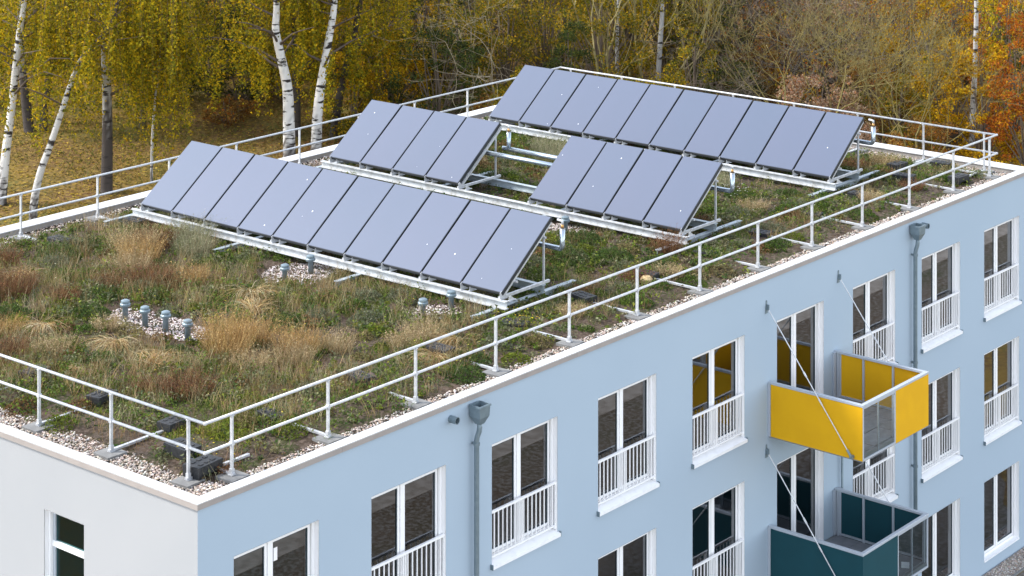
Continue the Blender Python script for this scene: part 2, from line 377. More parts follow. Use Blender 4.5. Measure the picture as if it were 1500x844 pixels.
# windows -------------------------------------------------------------
RV = 0.12                                                     # reveal depth
def ring(m, x0, x1, z0, z1, wd, y0, y1):
    m.box(x0, x0 + wd, y0, y1, z0, z1); m.box(x1 - wd, x1, y0, y1, z0, z1)
    m.box(x0 + wd, x1 - wd, y0, y1, z0, z0 + wd); m.box(x0 + wd, x1 - wd, y0, y1, z1 - wd, z1)
BARM = MB().box(-0.010, 0.010, -0.007, 0.007, 0.0, 0.70).mesh('balustrade_bar', M_BAL)
def window(x0, x1, z0, z1, rail, door=False, sticker=False):
    zb = z0 + (0.13 if not door else 0.03)                    # bottom of frame
    m = MB(); ring(m, x0, x1, zb, z1, 0.055, RV, RV + 0.075)
    xc = (x0 + x1) / 2 - 0.06
    xc = x0 + (x1 - x0) * 0.47
    m.box(xc - 0.03, xc + 0.03, RV + .002, RV + 0.07, zb + .055, z1 - .055)
    f = bpart(m, 'window', M_FRAME)
    # reveal lining
    rv = MB(); y0 = 0.0
    for xa in (x0, x1):
        s_ = 0.004 if xa == x0 else -0.004
        rv.quad((xa + s_, y0, z0), (xa + s_, RV, z0), (xa + s_, RV, z1), (xa + s_, y0, z1))
    rv.quad((x0, y0, z1 - .004), (x1, y0, z1 - .004), (x1, RV, z1 - .004), (x0, RV, z1 - .004))
    rv.quad((x0, RV + .08, z0), (x0, .32, z0), (x0, .32, z1), (x0, RV + .08, z1)); rv.quad((x1, RV + .08, z0), (x1, .32, z0), (x1, .32, z1), (x1, RV + .08, z1))
    rv.build('reveal', M_FRAME, f)
    # roller guide rails
    MB().box(x1 - .062, x1 - .006, RV - .035, RV - .002, zb, z1 - .006).build('guide_rail', M_FRAME, f); MB().box(x0 + .006, x0 + .035, RV - .035, RV - .002, zb, z1 - .006).build('guide_rail', M_FRAME, f)
    for a, b_ in ((x0 + 0.058, xc - 0.032), (xc + 0.032, x1 - 0.058)):
        sm = MB(); ring(sm, a + .006, b_ - .006, zb + .062, z1 - .062, 0.05, RV + .012, RV + .062); sm.build('sash', M_FRAME, f)
        gk = MB(); ring(gk, a - .002, b_ + .002, zb + .054, z1 - .054, 0.009, RV + .02, RV + .05); gk.build('gasket', M_GASK, f)
        gk = MB(); ring(gk, a + .056, b_ - .056, zb + .112, z1 - .112, 0.014, RV + .022, RV + .05); gk.build('gasket', M_GASK, f)
        yg = RV + 0.035; tl = random.uniform(-.0025, .0025)
        pm = MB().quad((a + .06, yg, zb + .115), (b_ - .06, yg + tl, zb + .115), (b_ - .06, yg + tl, z1 - .115), (a + .06, yg, z1 - .115)); pm.build('pane', M_GLASS, f)
    if sticker:
        MB().box(xc + .12, xc + .2, RV + .030, RV + .033, z1 - .42, z1 - .22).build('sticker', M_FRAME, f)
    # sill
    if not door:
        sm = MB(); e = 0.025
        sm.quadbox([(x0 - e, -.06, z0), (x1 + e, -.06, z0), (x1 + e, -.045, z0), (x0 - e, -.045, z0), (x0 - e, -.06, z0 + .055), (x1 + e, -.06, z0 + .055), (x1 + e, -.045, z0 + .06), (x0 - e, -.045, z0 + .06)])
        sm.quadbox([(x0 - e, -.045, z0 + .045), (x1 + e, -.045, z0 + .045), (x1 + e, -.002, z0 + .06), (x0 - e, -.002, z0 + .06), (x0 - e, -.045, z0 + .06), (x1 + e, -.045, z0 + .06), (x1 + e, -.002, z0 + .075), (x0 - e, -.002, z0 + .075)])
        sm.quadbox([(x0 + .005, -.002, z0 + .0), (x1 - .005, -.002, z0 + .0), (x1 - .005, RV + .01, z0 + .0), (x0 + .005, RV + .01, z0 + .0), (x0 + .005, -.002, z0 + .075), (x1 - .005, -.002, z0 + .075), (x1 - .005, RV + .01, z0 + .125), (x0 + .005, RV + .01, z0 + .125)])
        sm.build('sill', M_SILL, f)
        MB().box(x1 + e, x1 + e + .012, -.062, .02, z0 - .005, z0 + .085).build('sill_cap', M_ZINC, f); MB().box(x0 - e - .012, x0 - e, -.062, .02, z0 - .005, z0 + .085).build('sill_cap', M_ZINC, f)
    else:
        MB().box(x0 + .004, x1 - .004, -.012, RV + .07, z0 - .005, zb).build('threshold', M_SILL, f)
    if rail:
        yb = 0.035; zr = z0 + 0.20; zt_ = z0 + 0.965
        rm = MB().box(x0 + .006, x1 - .006, yb - .02, yb + .02, zt_ - .04, zt_); rm.build('balustrade_rail', M_BAL, f)
        rm = MB().box(x0 + .006, x1 - .006, yb - .016, yb + .016, zr - .03, zr); rm.box(x1 - .05, x1 - .006, yb - .016, yb + .016, zr - .07, zr - .03); rm.build('balustrade_rail', M_BAL, f)
        nb = 15; pitch = (x1 - x0 - .10) / nb
        for k in range(nb):
            b = inst(BARM, 'balustrade_bar', (x0 + .05 + (k + .5) * pitch, yb, zr + .005), f); b.scale = (1, 1, (zt_ - .042 - zr - .005) / .70)
        for xp in (x0 + .020, x1 - .020, xc):
            pm = MB().box(xp - .014, xp + .014, yb - .012, yb + .012, zr, zt_ - .04); pm.build('balustrade_post', M_BAL, f)
    return f
for (i, r), (a, b, c, d) in OPEN.items():
    window(a, b, c, d, rail=(r < 2 and not (i == 5)), door=(r == 2 or i == 5), sticker=(i == 0 and r == 0))
# end wall window (x = 0 plane)
y0, y1, z0, z1 = LW
m = MB()
def rx(m, ya, yb, za, zb, d0, d1): m.box(d0, d1, ya, yb, za, zb)
rx(m, y0, y0 + .055, z0, z1, RV, RV + .075); rx(m, y1 - .055, y1, z0, z1, RV, RV + .075); rx(m, y0 + .055, y1 - .055, z1 - .055, z1, RV, RV + .075); rx(m, y0 + .055, y1 - .055, z0, z0 + .055, RV, RV + .075)
zt_ = z1 - 0.56
rx(m, y0 + .055, y1 - .055, zt_ - .045, zt_ + .045, RV + .004, RV + .07)
f = bpart(m, 'window', M_FRAME)
m = MB(); rx(m, y1 - .115, y1 - .062, z0 + .06, z1 - .06, RV + .01, RV + .06); rx(m, y0 + .06, y0 + .11, z0 + .06, z1 - .06, RV + .01, RV + .06); m.build('sash', M_GREYR, f)
m = MB(); m.quad((.004, y1 - .004, z0), (RV, y1 - .004, z0), (RV, y1 - .004, z1), (.004, y1 - .004, z1)); m.quad((0, y0 + .004, z0), (RV, y0 + .004, z0), (RV, y0 + .004, z1), (0, y0 + .004, z1)); m.quad((0, y0, z1 - .004), (0, y1, z1 - .004), (RV, y1, z1 - .004), (RV, y0, z1 - .004)); m.build('reveal', M_FRAME, f)
m = MB(); rx(m, y1 - .05, y1 - .006, z0, z1 - .01, RV - .04, RV - .004); m.build('guide_rail', M_FRAME, f)
for za, zb in ((z0 + .05, zt_ - .04), (zt_ + .04, z1 - .05)):
    MB().quad((RV + .035, y1 - .05, za), (RV + .035, y0 + .05, za), (RV + .035, y0 + .05, zb), (RV + .035, y1 - .05, zb)).build('pane', M_TGLASS, f)
m = MB().box(-.05, RV, y0 - .02, y1 + .02, z0 - .06, z0); m.build('sill', M_SILL, f)
m = MB(); m.box(.32, 3.0, .4, 4.1, -3.4, -3.3); m.box(3.0, 3.1, .4, 4.1, -3.3, -.4); bpart(m, 'interior_walls', mat('teal_room', (0.03, 0.16, 0.17), 0.8))

# balconies ---------------------------------------------------------------
BX0, BX1, BYO = 15.27, 17.88, -2.19
TILE = MB().box(-.243, .243, -.243, .243, 0, .02).mesh('floor_tile', M_TILE)
def balcony(zt, pm, glass_first):
    zb = zt - 1.10; zf = zt - 0.97
    m = MB(); m.box(BX0 + .03, BX1 - .03, BYO + .03, -0.003, zf - .16, zf - .02)
    f = bpart(m, 'balcony', M_JOINT)
    f['label'] = ('yellow' if glass_first else 'dark teal') + ' clad balcony with grey handrail'
    # tiles
    nx, ny = 5, 4
    for a in range(nx):
        for b in range(ny):
            inst(TILE, 'floor_tile', (BX0 + .07 + .2465 + a * .494, BYO + .075 + .25 + b * .498, zf - .02 + .004 * ((a * 3 + b) % 2)), f)
    # handrails
    h, wd = .05, .075
    m = MB(); m.box(BX0 - .005, BX0 + wd, BYO - .005, -.003, zt - h, zt); m.build('handrail', M_GREYR, f, bevel=.006)
    m = MB(); m.box(BX1 - wd, BX1 + .005, BYO - .005, -.003, zt - h, zt); m.build('handrail', M_GREYR, f, bevel=.006)
    m = MB(); m.box(BX0 + wd + .001, BX1 - wd - .001, BYO - .006, BYO + wd, zt - h, zt + .001); m.build('handrail', M_GREYR, f, bevel=.006)
    # side panels (outer sheet) and posts
    for xa, sgn in ((BX0, 1), (BX1, -1)):
        y = [BYO + .012, BYO + .80, BYO + 1.50, -.06] if sgn < 0 else [BYO + .012, -.06]
        for a, b in zip(y, y[1:]):
            m = MB().box(min(xa + sgn * .006, xa + sgn * .014), max(xa + sgn * .006, xa + sgn * .014), a + .0015, b - .0015, zb, zt - h); m.build('panel', pm, f)
        for yy in (BYO + .05, BYO + .80, BYO + 1.50, -.08):
            m = MB().box(min(xa + sgn * .016, xa + sgn * .055), max(xa + sgn * .016, xa + sgn * .055), yy - .02, yy + .02, zf - .02, zt - h); m.build('post', M_GREYR, f)
        m = MB().box(min(xa + sgn * .016, xa + sgn * .045), max(xa + sgn * .016, xa + sgn * .045), BYO + .08, -.06, zf + .0, zf + .04); m.build('bottom_rail', M_GREYR, f)
    m = MB().box(BX1 - .02, BX1 + .10, -.14, -.005, zb + .02, zt - .03); m.box(BX1 - .14, BX1 - .056, -.05, -.004, zf, zt - .03); m.build('wall_post', M_GREYR, f)
    m = MB().box(BX0 - .01, BX0 + .06, -.055, -.004, zb, zt - h); m.build('wall_post', M_GREYR, f)
    # front
    xm = BX0 + (1.28 if glass_first else 1.36)
    pa, pb = ((xm, BX1 - .002) if glass_first else (BX0 + .002, xm)); ga, gb = ((BX0 + .01, xm) if glass_first else (xm, BX1 - .01))
    m = MB().box(pa, pb, BYO + .002, BYO + .010, zb, zt - h - .001); m.build('panel', pm, f)
    gl = MB().quad((ga + .04, BYO + .02, zb + .03), (gb - .04, BYO + .02, zb + .03), (gb - .04, BYO + .02, zt - h), (ga + .04, BYO + .02, zt - h)); gl.build('glass_panel', M_BGLASS, f)
    m = MB(); ring(m, ga, gb, zb, zt - h - .001, .035, BYO + .004, BYO + .04); m.build('glass_frame', M_GREYR, f)
    xg = (ga + gb) / 2; m = MB().box(xg - .015, xg + .015, BYO + .022, BYO + .05, zb + .03, zt - h - .002); m.build('post', M_GREYR, f)
    for xx in (BX0 + .09, xm, BX1 - .09):
        m = MB().box(xx - .02, xx + .02, BYO + .045, BYO + .085, zf - .02, zt - h); m.build('post', M_GREYR, f)
    # tie rods
    for xr in (15.20, 17.97):
        a = Vector((xr, -.02, zt + 1.52)); b = Vector((xr, BYO + .22, zb + .06)); t = (b - a).normalized()
        m = MB().tube([a, a.lerp(b, .5)], .011, 6).tube([a.lerp(b, .5), b], .011, 6)
        m.tube([a.lerp(b, .44), a.lerp(b, .475)], .02, 8); m.tube([a.lerp(b, .62), a.lerp(b, .66)], .017, 8)
        m.build('tie_rod', M_ALU, f, smooth=False)
        m = MB().tube([b - t * .16, b - t * .02], .024, 8); m.box(xr - .03, xr + .06, b.y - .03, b.y + .03, b.z - .03, b.z + .03); m.build('rod_end', M_ZINC, f)
        m = MB().quadbox([(xr - .05, -.012, a.z - .13), (xr + .05, -.012, a.z - .13), (xr + .05, -.002, a.z - .13), (xr - .05, -.002, a.z - .13), (xr - .015, -.012, a.z + .13), (xr + .015, -.012, a.z + .13), (xr + .015, -.002, a.z + .13), (xr - .015, -.002, a.z + .13)])
        m.box(xr - .012, xr + .012, -.07, -.012, a.z - .06, a.z + .05); m.build('anchor_plate', M_ZINC, f)
    return f
balcony(-2.06, M_YEL, True)
bl = balcony(-2.06 - FL, M_TEAL, False)
m = MB().box(-.11, .11, -.08, .08, 0, .035); o = inst(m.mesh('takeaway_packet', M_SILL), 'white_packet', (17.35, -1.95, -2.06 - FL - .97 + .004), None, .5)
tag(o, 'small white packet lying on the dark tiles of the teal balcony', 'packet')
m = MB().tube([(18.02, -.07, -3.25), (18.02, -.07, -5.9), (18.02, -.07, -8.95)], .025, 8); bpart(m, 'drain_pipe', M_ZINC, True)

# rainwater hoppers, downpipes, spouts ------------------------------------
def downpipe(x, spx):
    m = MB(); z1 = -.06; z0 = z1 - .20; w1, w2 = .135, .125
    yf, yb = -.27, -.03
    k = [(x - w1, yf, z1), (x + w1, yf, z1), (x + w1, yb, z1), (x - w1, yb, z1)]; t_ = .018
    lo = [(x - w2, yf + .012, z0), (x + w2, yf + .012, z0), (x + w2, yb, z0), (x - w2, yb, z0)]
    bt = [(x - .055, -.20, z0 - .13), (x + .055, -.20, z0 - .13), (x + .055, -.09, z0 - .13), (x - .055, -.09, z0 - .13)]
    inn = [(x - w1 + t_, yf + t_, z1), (x + w1 - t_, yf + t_, z1), (x + w1 - t_, yb - t_, z1), (x - w1 + t_, yb - t_, z1)]
    ind = [(p[0], p[1], z1 - .12) for p in inn]
    m.v = k + lo + bt + inn + ind
    for a, b in ((4, 0), (8, 4)):
        for j in range(4): m.f.append((a + j, a + (j + 1) % 4, b + (j + 1) % 4, b + j))
    for j in range(4):
        m.f.append((j, (j + 1) % 4, 12 + (j + 1) % 4, 12 + j)); m.f.append((12 + j, 12 + (j + 1) % 4, 16 + (j + 1) % 4, 16 + j))
    m.f.append((11, 10, 9, 8)); m.f.append((16, 17, 18, 19))
    m.box(x - w1 - .012, x + w1 + .012, yf - .012, yf - .001, z1 - .035, z1 - .005); m.box(x - w1 - .012, x - w1 - .001, yf, yb, z1 - .035, z1 - .005); m.box(x + w1 + .001, x + w1 + .012, yf, yb, z1 - .035, z1 - .005)
    p = bpart(m, 'downpipe', M_ZINC)
    yy = -.105; xo = x - .03
    t = MB().tube([(x, -.145, z0 - .10), (x, -.145, z0 - .20), (x - .005, -.14, z0 - .26), (xo, yy - .01, z0 - .36), (xo, yy, z0 - .42), (xo, yy, -4.6), (xo, yy, -9.1)], .045, 12); t.build('pipe', M_ZINC, p, True)
    for zc in (z0 - .45, -3.1, -5.4, -7.6):
        t = MB().tube([(xo, yy, zc), (xo, yy, zc - .05)], .056, 12); t.box(xo - .01, xo + .01, yy, -.002, zc - .045, zc - .005); t.build('clamp', M_ZINC, p)
    t = MB(); n = 14; L_ = .16; r1, r2 = .062, .050; zs = -.185; kk = 0
    for (r, yq) in ((r1, -.001), (r1, -L_), (r2, -L_), (r2, -L_ + .10)):
        for j in range(n): t.v.append((spx + r * math.cos(2 * math.pi * j / n), yq, zs + r * math.sin(2 * math.pi * j / n)))
    for i in range(3):
        for j in range(n): t.f.append((i * n + j, i * n + (j + 1) % n, (i + 1) * n + (j + 1) % n, (i + 1) * n + j))
    t.f.append(tuple(3 * n + j for j in range(n)))
    bpart(t, 'overflow_spout', M_ZINC)
downpipe(6.18, 5.60); downpipe(21.11, 21.575)

# roof vents --------------------------------------------------------------
VENT = MB().lathe((0, 0, 0), [(.055, -.1), (.055, .24), (.062, .25)], 14).mesh('vent_pipe', M_ZINC, True)
VCAP = MB().lathe((0, 0, 0), [(.062, .245), (.098, .262), (.102, .30), (.085, .318), (.07, .318), (.07, .335), (.085, .338), (.082, .362), (.05, .378)], 16).mesh('vent_cap', M_ZINC, False)
for k, (x, y, t) in enumerate([(5.32, 7.97, .01), (5.29, 7.36, -.02), (5.34, 6.84, .0), (5.25, 6.13, .02), (8.93, 7.37, 0), (9.75, 7.45, .03), (9.0, 3.69, .02), (9.73, 3.62, 0), (15.45, 5.35, 0)]):
    v = inst(VENT, 'vent_pipe', (x, y, RZ + .06), B); v.matrix_parent_inverse = BI; v.rotation_euler = (t, -t, k)
    inst(VCAP, 'vent_cap', (0, 0, 0), v)

# ------------------------------------------------------------------ solar collectors
ROWX = [10.03, 15.96, 21.95]; YA, PW = 13.10, 1.050; ZL, ZU = 0.42, 1.565; RUN = 1.51
TH = math.atan2(ZU - ZL, RUN); PL = math.hypot(ZU - ZL, RUN)
def collector_meshes():
    c, s = math.cos(TH), math.sin(TH); w_ = PW - .038
    def P(a, y, h): return (a * c - h * s, y, a * s + h * c)
    fr = MB(); fr.quadbox([P(0, 0, -.085), P(PL, 0, -.085), P(PL, w_, -.085), P(0, w_, -.085), P(0, 0, -.008), P(PL, 0, -.008), P(PL, w_, -.008), P(0, w_, -.008)])
    gl = MB(); e = .006; gl.quadbox([P(e, e, -.008), P(PL - e, e, -.008), P(PL - e, w_ - e, -.008), P(e, w_ - e, -.008), P(e + .004, e + .004, 0), P(PL - e - .004, e + .004, 0), P(PL - e - .004, w_ - e - .004, 0), P(e + .004, w_ - e - .004, 0)])
    return fr.mesh('collector', M_BLACK), gl.mesh('collector_glass', M_COLL)
CF, CG = collector_meshes()
DROP = MB().lathe((0, 0, 0), [(.014, 0), (.012, .004), (.004, .006)], 7).mesh('bird_dropping', M_FRAME)
def hbeam(m, x0, x1, y, z0, z1, wd=.10):
    t = .014
    m.box(x0, x1, y - wd / 2, y + wd / 2, z0, z0 + t); m.box(x0, x1, y - wd / 2, y + wd / 2, z1 - t, z1); m.box(x0, x1, y - .007, y + .007, z0 + t, z1 - t)
def hbeam_y(m, y0, y1, x, z0, z1, wd=.10):
    t = .014
    m.box(x - wd / 2, x + wd / 2, y0, y1, z0, z0 + t); m.box(x - wd / 2, x + wd / 2, y0, y1, z1 - t, z1); m.box(x - .007, x + .007, y0, y1, z0 + t, z1 - t)
LAB = ['long row of ten dark blue solar collectors beside the capped vent pipes', 'solar collector row split in two blocks of four by an open gap with pipes', 'long row of ten solar collectors along the end railing, farthest from the vent pipes']
GUS = MB()
GUS.v = [(-.02, 0, 0), (.16, 0, 0), (.03, 0, .15), (-.02, 0, .12), (-.02, .006, 0), (.16, .006, 0), (.03, .006, .15), (-.02, .006, .12)]
GUS.f = [(0, 1, 2, 3), (7, 6, 5, 4), (0, 4, 5, 1), (1, 5, 6, 2), (2, 6, 7, 3), (3, 7, 4, 0)]
GUS.box(-.03, .17, -.03, .036, -.008, .004); GUS = GUS.mesh('bracket', M_ALU)
for r, xr in enumerate(ROWX):
    T = empty('solar_collector_row', (xr, 7.9, 0)); TI = Matrix.Translation((-xr, -7.9, 0)); tag(T, LAB[r], 'solar panels', 'solar collector rows')
    def tp(mb, name, m, smooth=False):
        o = mb.build(name, m, T, smooth); o.matrix_parent_inverse = TI; return o
    cols_ = [k for k in range(10) if not (r == 1 and k in (4, 5))]
    for k in cols_:
        yb = YA - PW * (k + 1) + .015
        c = inst(CF, 'collector', (xr, yb, ZL), T); c.matrix_parent_inverse = TI
        c.rotation_euler = (random.uniform(-.004, .004), random.uniform(-.003, .003), 0)
        gq = inst(CG, 'collector_glass', (0, 0, 0), c)
        if random.random() < .55:
            for q in range(random.randint(1, 2)):
                a = random.uniform(.1, .9) ** 1.5 * PL; yy = random.uniform(.1, .9)
                d_ = inst(DROP, 'bird_dropping', (a * math.cos(TH), yy, a * math.sin(TH) + .001), c); d_.rotation_euler = (0, -TH, 0); sc = random.uniform(.4, 1.1); d_.scale = (sc * random.uniform(.8, 1.6), sc, 1)
    # cross beams lying on the roof
    for yb in (13.38, 9.84, 6.28, 2.70):
        m = MB(); hbeam(m, xr - .76, xr + 2.36, yb, -.02, .13, .11); tp(m, 'cross_beam', M_STEEL)
        for xx in (xr - .5, xr + 2.05):
            m = MB().box(xx - .16, xx + .16, yb - .14, yb + .14, -.13, -.022); tp(m, 'bearing_pad', M_BLOCK)
    # long beams
    m = MB(); hbeam_y(m, 2.46, 13.30, xr - .02, .132, .285, .11); tp(m, 'front_beam', M_LIGHTST)
    m = MB(); hbeam_y(m, 2.60, 13.26, xr + 1.28, .132, .285, .11); tp(m, 'rear_beam', M_STEEL)
    # supports
    for k in sorted(set(cols_ + [q + 1 for q in cols_])):
        ys_ = YA - PW * k; ys_ = min(ys_, YA - .05)
        if k == 10: ys_ += .055
        g_ = inst(GUS, 'bracket', (xr - .01, ys_ - .03, .295), T); g_.matrix_parent_inverse = TI
        g_ = inst(GUS, 'bracket', (xr + .03, ys_ - .22, .295), T); g_.matrix_parent_inverse = TI; g_.scale = (1, 1, .62)
        if k % 2 == 0 or k in (10,):
            m = MB(); m.bar((xr - .02, ys_, .315), (xr + 1.50, ys_, .315), .05, .05); tp(m, 'base_bar', M_ALU)
            xs_ = xr + 1.33; zs_ = ZL + (1.33 / RUN) * (ZU - ZL) - .13
            m = MB(); m.bar((xs_, ys_, .34), (xs_, ys_, zs_ - .02), .035, .035); tp(m, 'strut', M_ALU)
        c, s = math.cos(TH), math.sin(TH)
        a = Vector((xr + .02 + .115 * s, ys_, ZL - .115 * c)); b = Vector((xr + PL * .98 * c + .115 * s, ys_, ZL + PL * .98 * s - .115 * c))
        m = MB().bar(a, b, .04, .05, up=(-s, 0, c)); tp(m, 'slope_rail', M_ALU if (k in (0, 10) or (r == 1 and k in (4, 6))) else M_BLACK)
    for fr in (.22, .8):
        a = fr * PL; c, s = math.cos(TH), math.sin(TH)
        for (ya, yb) in ([(2.58, 13.12)] if r != 1 else [(8.88, 13.12), (2.58, 6.84)]):
            m = MB().bar((xr + a * c + .17 * s, ya, ZL + a * s - .17 * c), (xr + a * c + .17 * s, yb, ZL + a * s - .17 * c), .04, .035); tp(m, 'purlin', M_ALU)
    # pipework
    def elbow(x, y, z1, z0, yend):
        pts = [(x, y, z1), (x, y, z0 + .09)] + [(x, y + .09 - .09 * math.cos(q), z0 + .09 - .09 * math.sin(q)) for q in (.4, .8, 1.2)] + [(x, y + .09, z0), (x, yend, z0)]
        tp(MB().tube(pts, .052, 12), 'pipe', M_PIPE, True)
        tp(MB().tube([(x, y, z1), (x, y, z1 + .07)], .028, 8), 'valve', M_BRASS, True)
        tp(MB().tube([(x, y, z1 + .07), (x, y, z1 + .14), (x, y + .12, z1 + .15)], .026, 8), 'valve', M_ALU, True)
        tp(MB().tube([(x, y, z1 - .015), (x, y, z1)], .056, 12), 'pipe_collar', M_ALU, True)
    elbow(xr + 1.60, 2.40, 1.36, .95, 5.0)
    if r == 1:
        elbow(xr + 1.60, 8.72, 1.36, .95, 8.9)
        tp(MB().tube([(xr + 1.60, 8.72, .95), (xr + 1.60, 6.2, .95)], .055, 12), 'pipe', M_PIPE, True)
        tp(MB().tube([(xr + 1.05, 9.4, .93), (xr + 1.05, 6.2, .93)], .055, 12), 'pipe', M_PIPE, True)

# ------------------------------------------------------------------ guard railing
RL = dict(x0=.70, x1=26.38, y0=.62, y1=14.17, zt=.93, zm=.483)
G = empty('guard_railing', (.70, .62, RZ)); GI = Matrix.Translation((-.70, -.62, -RZ)); tag(G, 'silver two-rail guard railing standing round the whole flat roof edge', 'railing')
def gp(mb, name, m, smooth=False, parent=None):
    o = mb.build(name, m, parent or G, smooth)
    if not parent: o.matrix_parent_inverse = GI
    return o
x0, x1, y0, y1, zt_, zm_ = RL['x0'], RL['x1'], RL['y0'], RL['y1'], RL['zt'], RL['zm']
corn = [(x0, y0), (x1, y0), (x1, y1), (x0, y1)]
for k in range(4):
    a, b = corn[k], corn[(k + 1) % 4]
    for z in (zt_, zm_):
        d = (Vector(b) - Vector(a)).normalized() * .012
        gp(MB().tube([(a[0] + d.x, a[1] + d.y, z), (b[0] - d.x, b[1] - d.y, z)], .023, 10), 'top_rail' if z == zt_ else 'middle_rail', M_ALU, True)
for (x, y) in corn:
    for z in (zt_, zm_): gp(MB().lathe((x, y, z), [(.012, -.027), (.027, -.015), (.027, .015), (.012, .027)], 10), 'corner_joint', M_ALU, True)
posts = [(x, y0, 'y', 1) for x in [1.25 + 2.085 * k for k in range(12)] + [26.0]]
posts += [(x, y1, 'y', -1) for x in [1.3 + 2.105 * k for k in range(12)] + [26.0]]
posts += [(x0, y, 'x', 1) for y in [.99 + 1.81 * k for k in range(8)]]
posts += [(x1, y, 'x', -1) for y in [.96, 2.62, 4.5, 6.4, 8.3, 10.2, 12.0, 13.8]]
POSTM = {}
PADM = MB().box(-.19, .19, -.19, .19, 0, .05).mesh('concrete_pad', M_PAD)
def block_mesh():
    m = MB(); m.box(-.24, .24, -.15, .15, .05, .17); 
    for sx in (-1, 1):
        m.box(min(sx * .12, sx * .235), max(sx * .12, sx * .235), -.148, .148, 0, .05)
    for sx in (-.12, 0, .12):
        for sy in (-.07, .07): m.box(sx - .035, sx + .035, sy - .025, sy + .025, .17, .178)
    m.box(-.245, .245, -.155, .155, .14, .155)
    return m.mesh('ballast_block', M_BLOCK)
BLOCKM = block_mesh()
nfront = 0
for (x, y, axn, sg) in posts:
    zf = RZ + .088
    m = MB()
    if axn == 'y': m.box(x - .014, x + .014, y - .026, y + .026, zf, zt_ - .015)
    else: m.box(x - .026, x + .026, y - .014, y + .014, zf, zt_ - .015)
    p = gp(m, 'post', M_ALU)
    L_ = 1.25; da = (0, sg) if axn == 'y' else (sg, 0)
    m = MB().bar((x - da[0] * .05, y - da[1] * .05, zf + .02), (x + da[0] * L_, y + da[1] * L_, zf + .028), .055, .035); gp(m, 'foot_arm', M_ALU, parent=p)
    m = MB().box(x - .045, x + .045, y - .045, y + .045, zf, zf + .012); m.box(x - .03, x + .03, y - .03, y + .03, zf + .012, zf + .10); gp(m, 'shoe', M_ALU, parent=p)
    for z in (zt_, zm_):
        m = MB().box(x - .03, x + .03, y - .03, y + .03, z - .03, z - .018) if z == zt_ else MB().box(x - .03, x + .03, y - .031, y + .031, z - .028, z + .028)
        gp(m, 'rail_clamp', M_ALU, parent=p)
    o = inst(PADM, 'concrete_pad', (x - da[0] * .02, y - da[1] * .02, RZ + .036), None, random.uniform(-.08, .08))
    tag(o, 'grey square concrete pad under a railing post on the pebble border', 'paving slab', 'concrete pads under railing posts')
    near_corner = math.hypot(x - x0, y - y0) < .7
    if near_corner: continue
    bxp, byp = x + da[0] * (L_ + .05), y + da[1] * (L_ + .05)
    o = inst(BLOCKM, 'ballast_block', (bxp, byp, float(rz(bxp, byp)) - (random.choice([.0, .02, .03]) if axn == 'x' and sg > 0 else random.choice([.0, .05, .09, .11]))), None, random.uniform(-.2, .2) + (math.pi / 2 if axn == 'y' else 0))
    tag(o, 'black plastic ballast block at the end of a railing foot arm, half sunk in plants', 'ballast block', 'ballast blocks of the roof railing')
for (x, y, r_, lab) in [(1.02, 1.02, .1, 'black ballast block in the roof corner between two concrete pads, beside an orange-brown plant'), (1.30, 1.80, 1.5, 'black ballast block on bare soil just inside the corner posts, second from the roof corner')]:
    o = inst(BLOCKM, 'ballast_block', (x, y, RZ + .06), None, r_); o.scale = (1.12, 1.12, 1.25); tag(o, lab, 'ballast block', 'ballast blocks of the roof railing')

# ------------------------------------------------------------------ vegetation helpers (numpy)
def rnd(a, b, n=None): return rng.uniform(a, b, n)
def rot_rand(n):
    q = rng.normal(size=(n, 4)); q /= np.linalg.norm(q, axis=1)[:, None]; a, b, c, d = q.T
    return np.stack([np.stack([1 - 2 * (c * c + d * d), 2 * (b * c - a * d), 2 * (b * d + a * c)], -1), np.stack([2 * (b * c + a * d), 1 - 2 * (b * b + d * d), 2 * (c * d - a * b)], -1)], 1)
def leaf_quads(P, size, cols, flat=0.0):
    """diamond leaves at points P; size scalar/array; cols (n,3) -> V,F,C"""
    n = len(P); R = rot_rand(n); a = R[:, 0]; b = R[:, 1]
    if flat > 0: a = a * [1, 1, 1 - flat]; b = b * [1, 1, 1 - flat]
    s = np.broadcast_to(np.asarray(size, float), (n,))[:, None]
    V = np.stack([P - a * s, P - b * s * .55 + a * s * .1, P + a * s, P + b * s * .55 + a * s * .1], 1).reshape(-1, 3)
    Fq = np.arange(4 * n).reshape(-1, 4); C = np.repeat(cols, 4, 0)
    return V, Fq, C
def leaf_tris(P, size, cols, flat=0.0):
    n = len(P); Rm = rot_rand(n); a = Rm[:, 0] * [1, 1, 1 - flat]; b = Rm[:, 1] * [1, 1, 1 - flat]; sz = np.broadcast_to(np.asarray(size, float), (n,))[:, None] * 1.12
    V = np.stack([P - a * sz, P + a * sz * .6 - b * sz * .62, P + a * sz * .75 + b * sz * .62], 1).reshape(-1, 3)
    return V, np.arange(3 * n).reshape(-1, 3), np.repeat(cols, 3, 0)
def pal(n, palette, weights=None, jit=.18):
    p = np.array(palette, float); k = rng.choice(len(p), n, p=None if weights is None else np.array(weights) / np.sum(weights))
    return np.clip(p[k] * rng.uniform(1 - jit, 1 + jit, (n, 1)) * rng.uniform(.94, 1.06, (n, 3)), 0.002, .9)
def cat(parts):
    V, Fq, C, o = [], [], [], 0
    for v, f, c in parts: V.append(v); Fq.append(f + o); C.append(c); o += len(v)
    return np.concatenate(V), np.concatenate(Fq), np.concatenate(C)
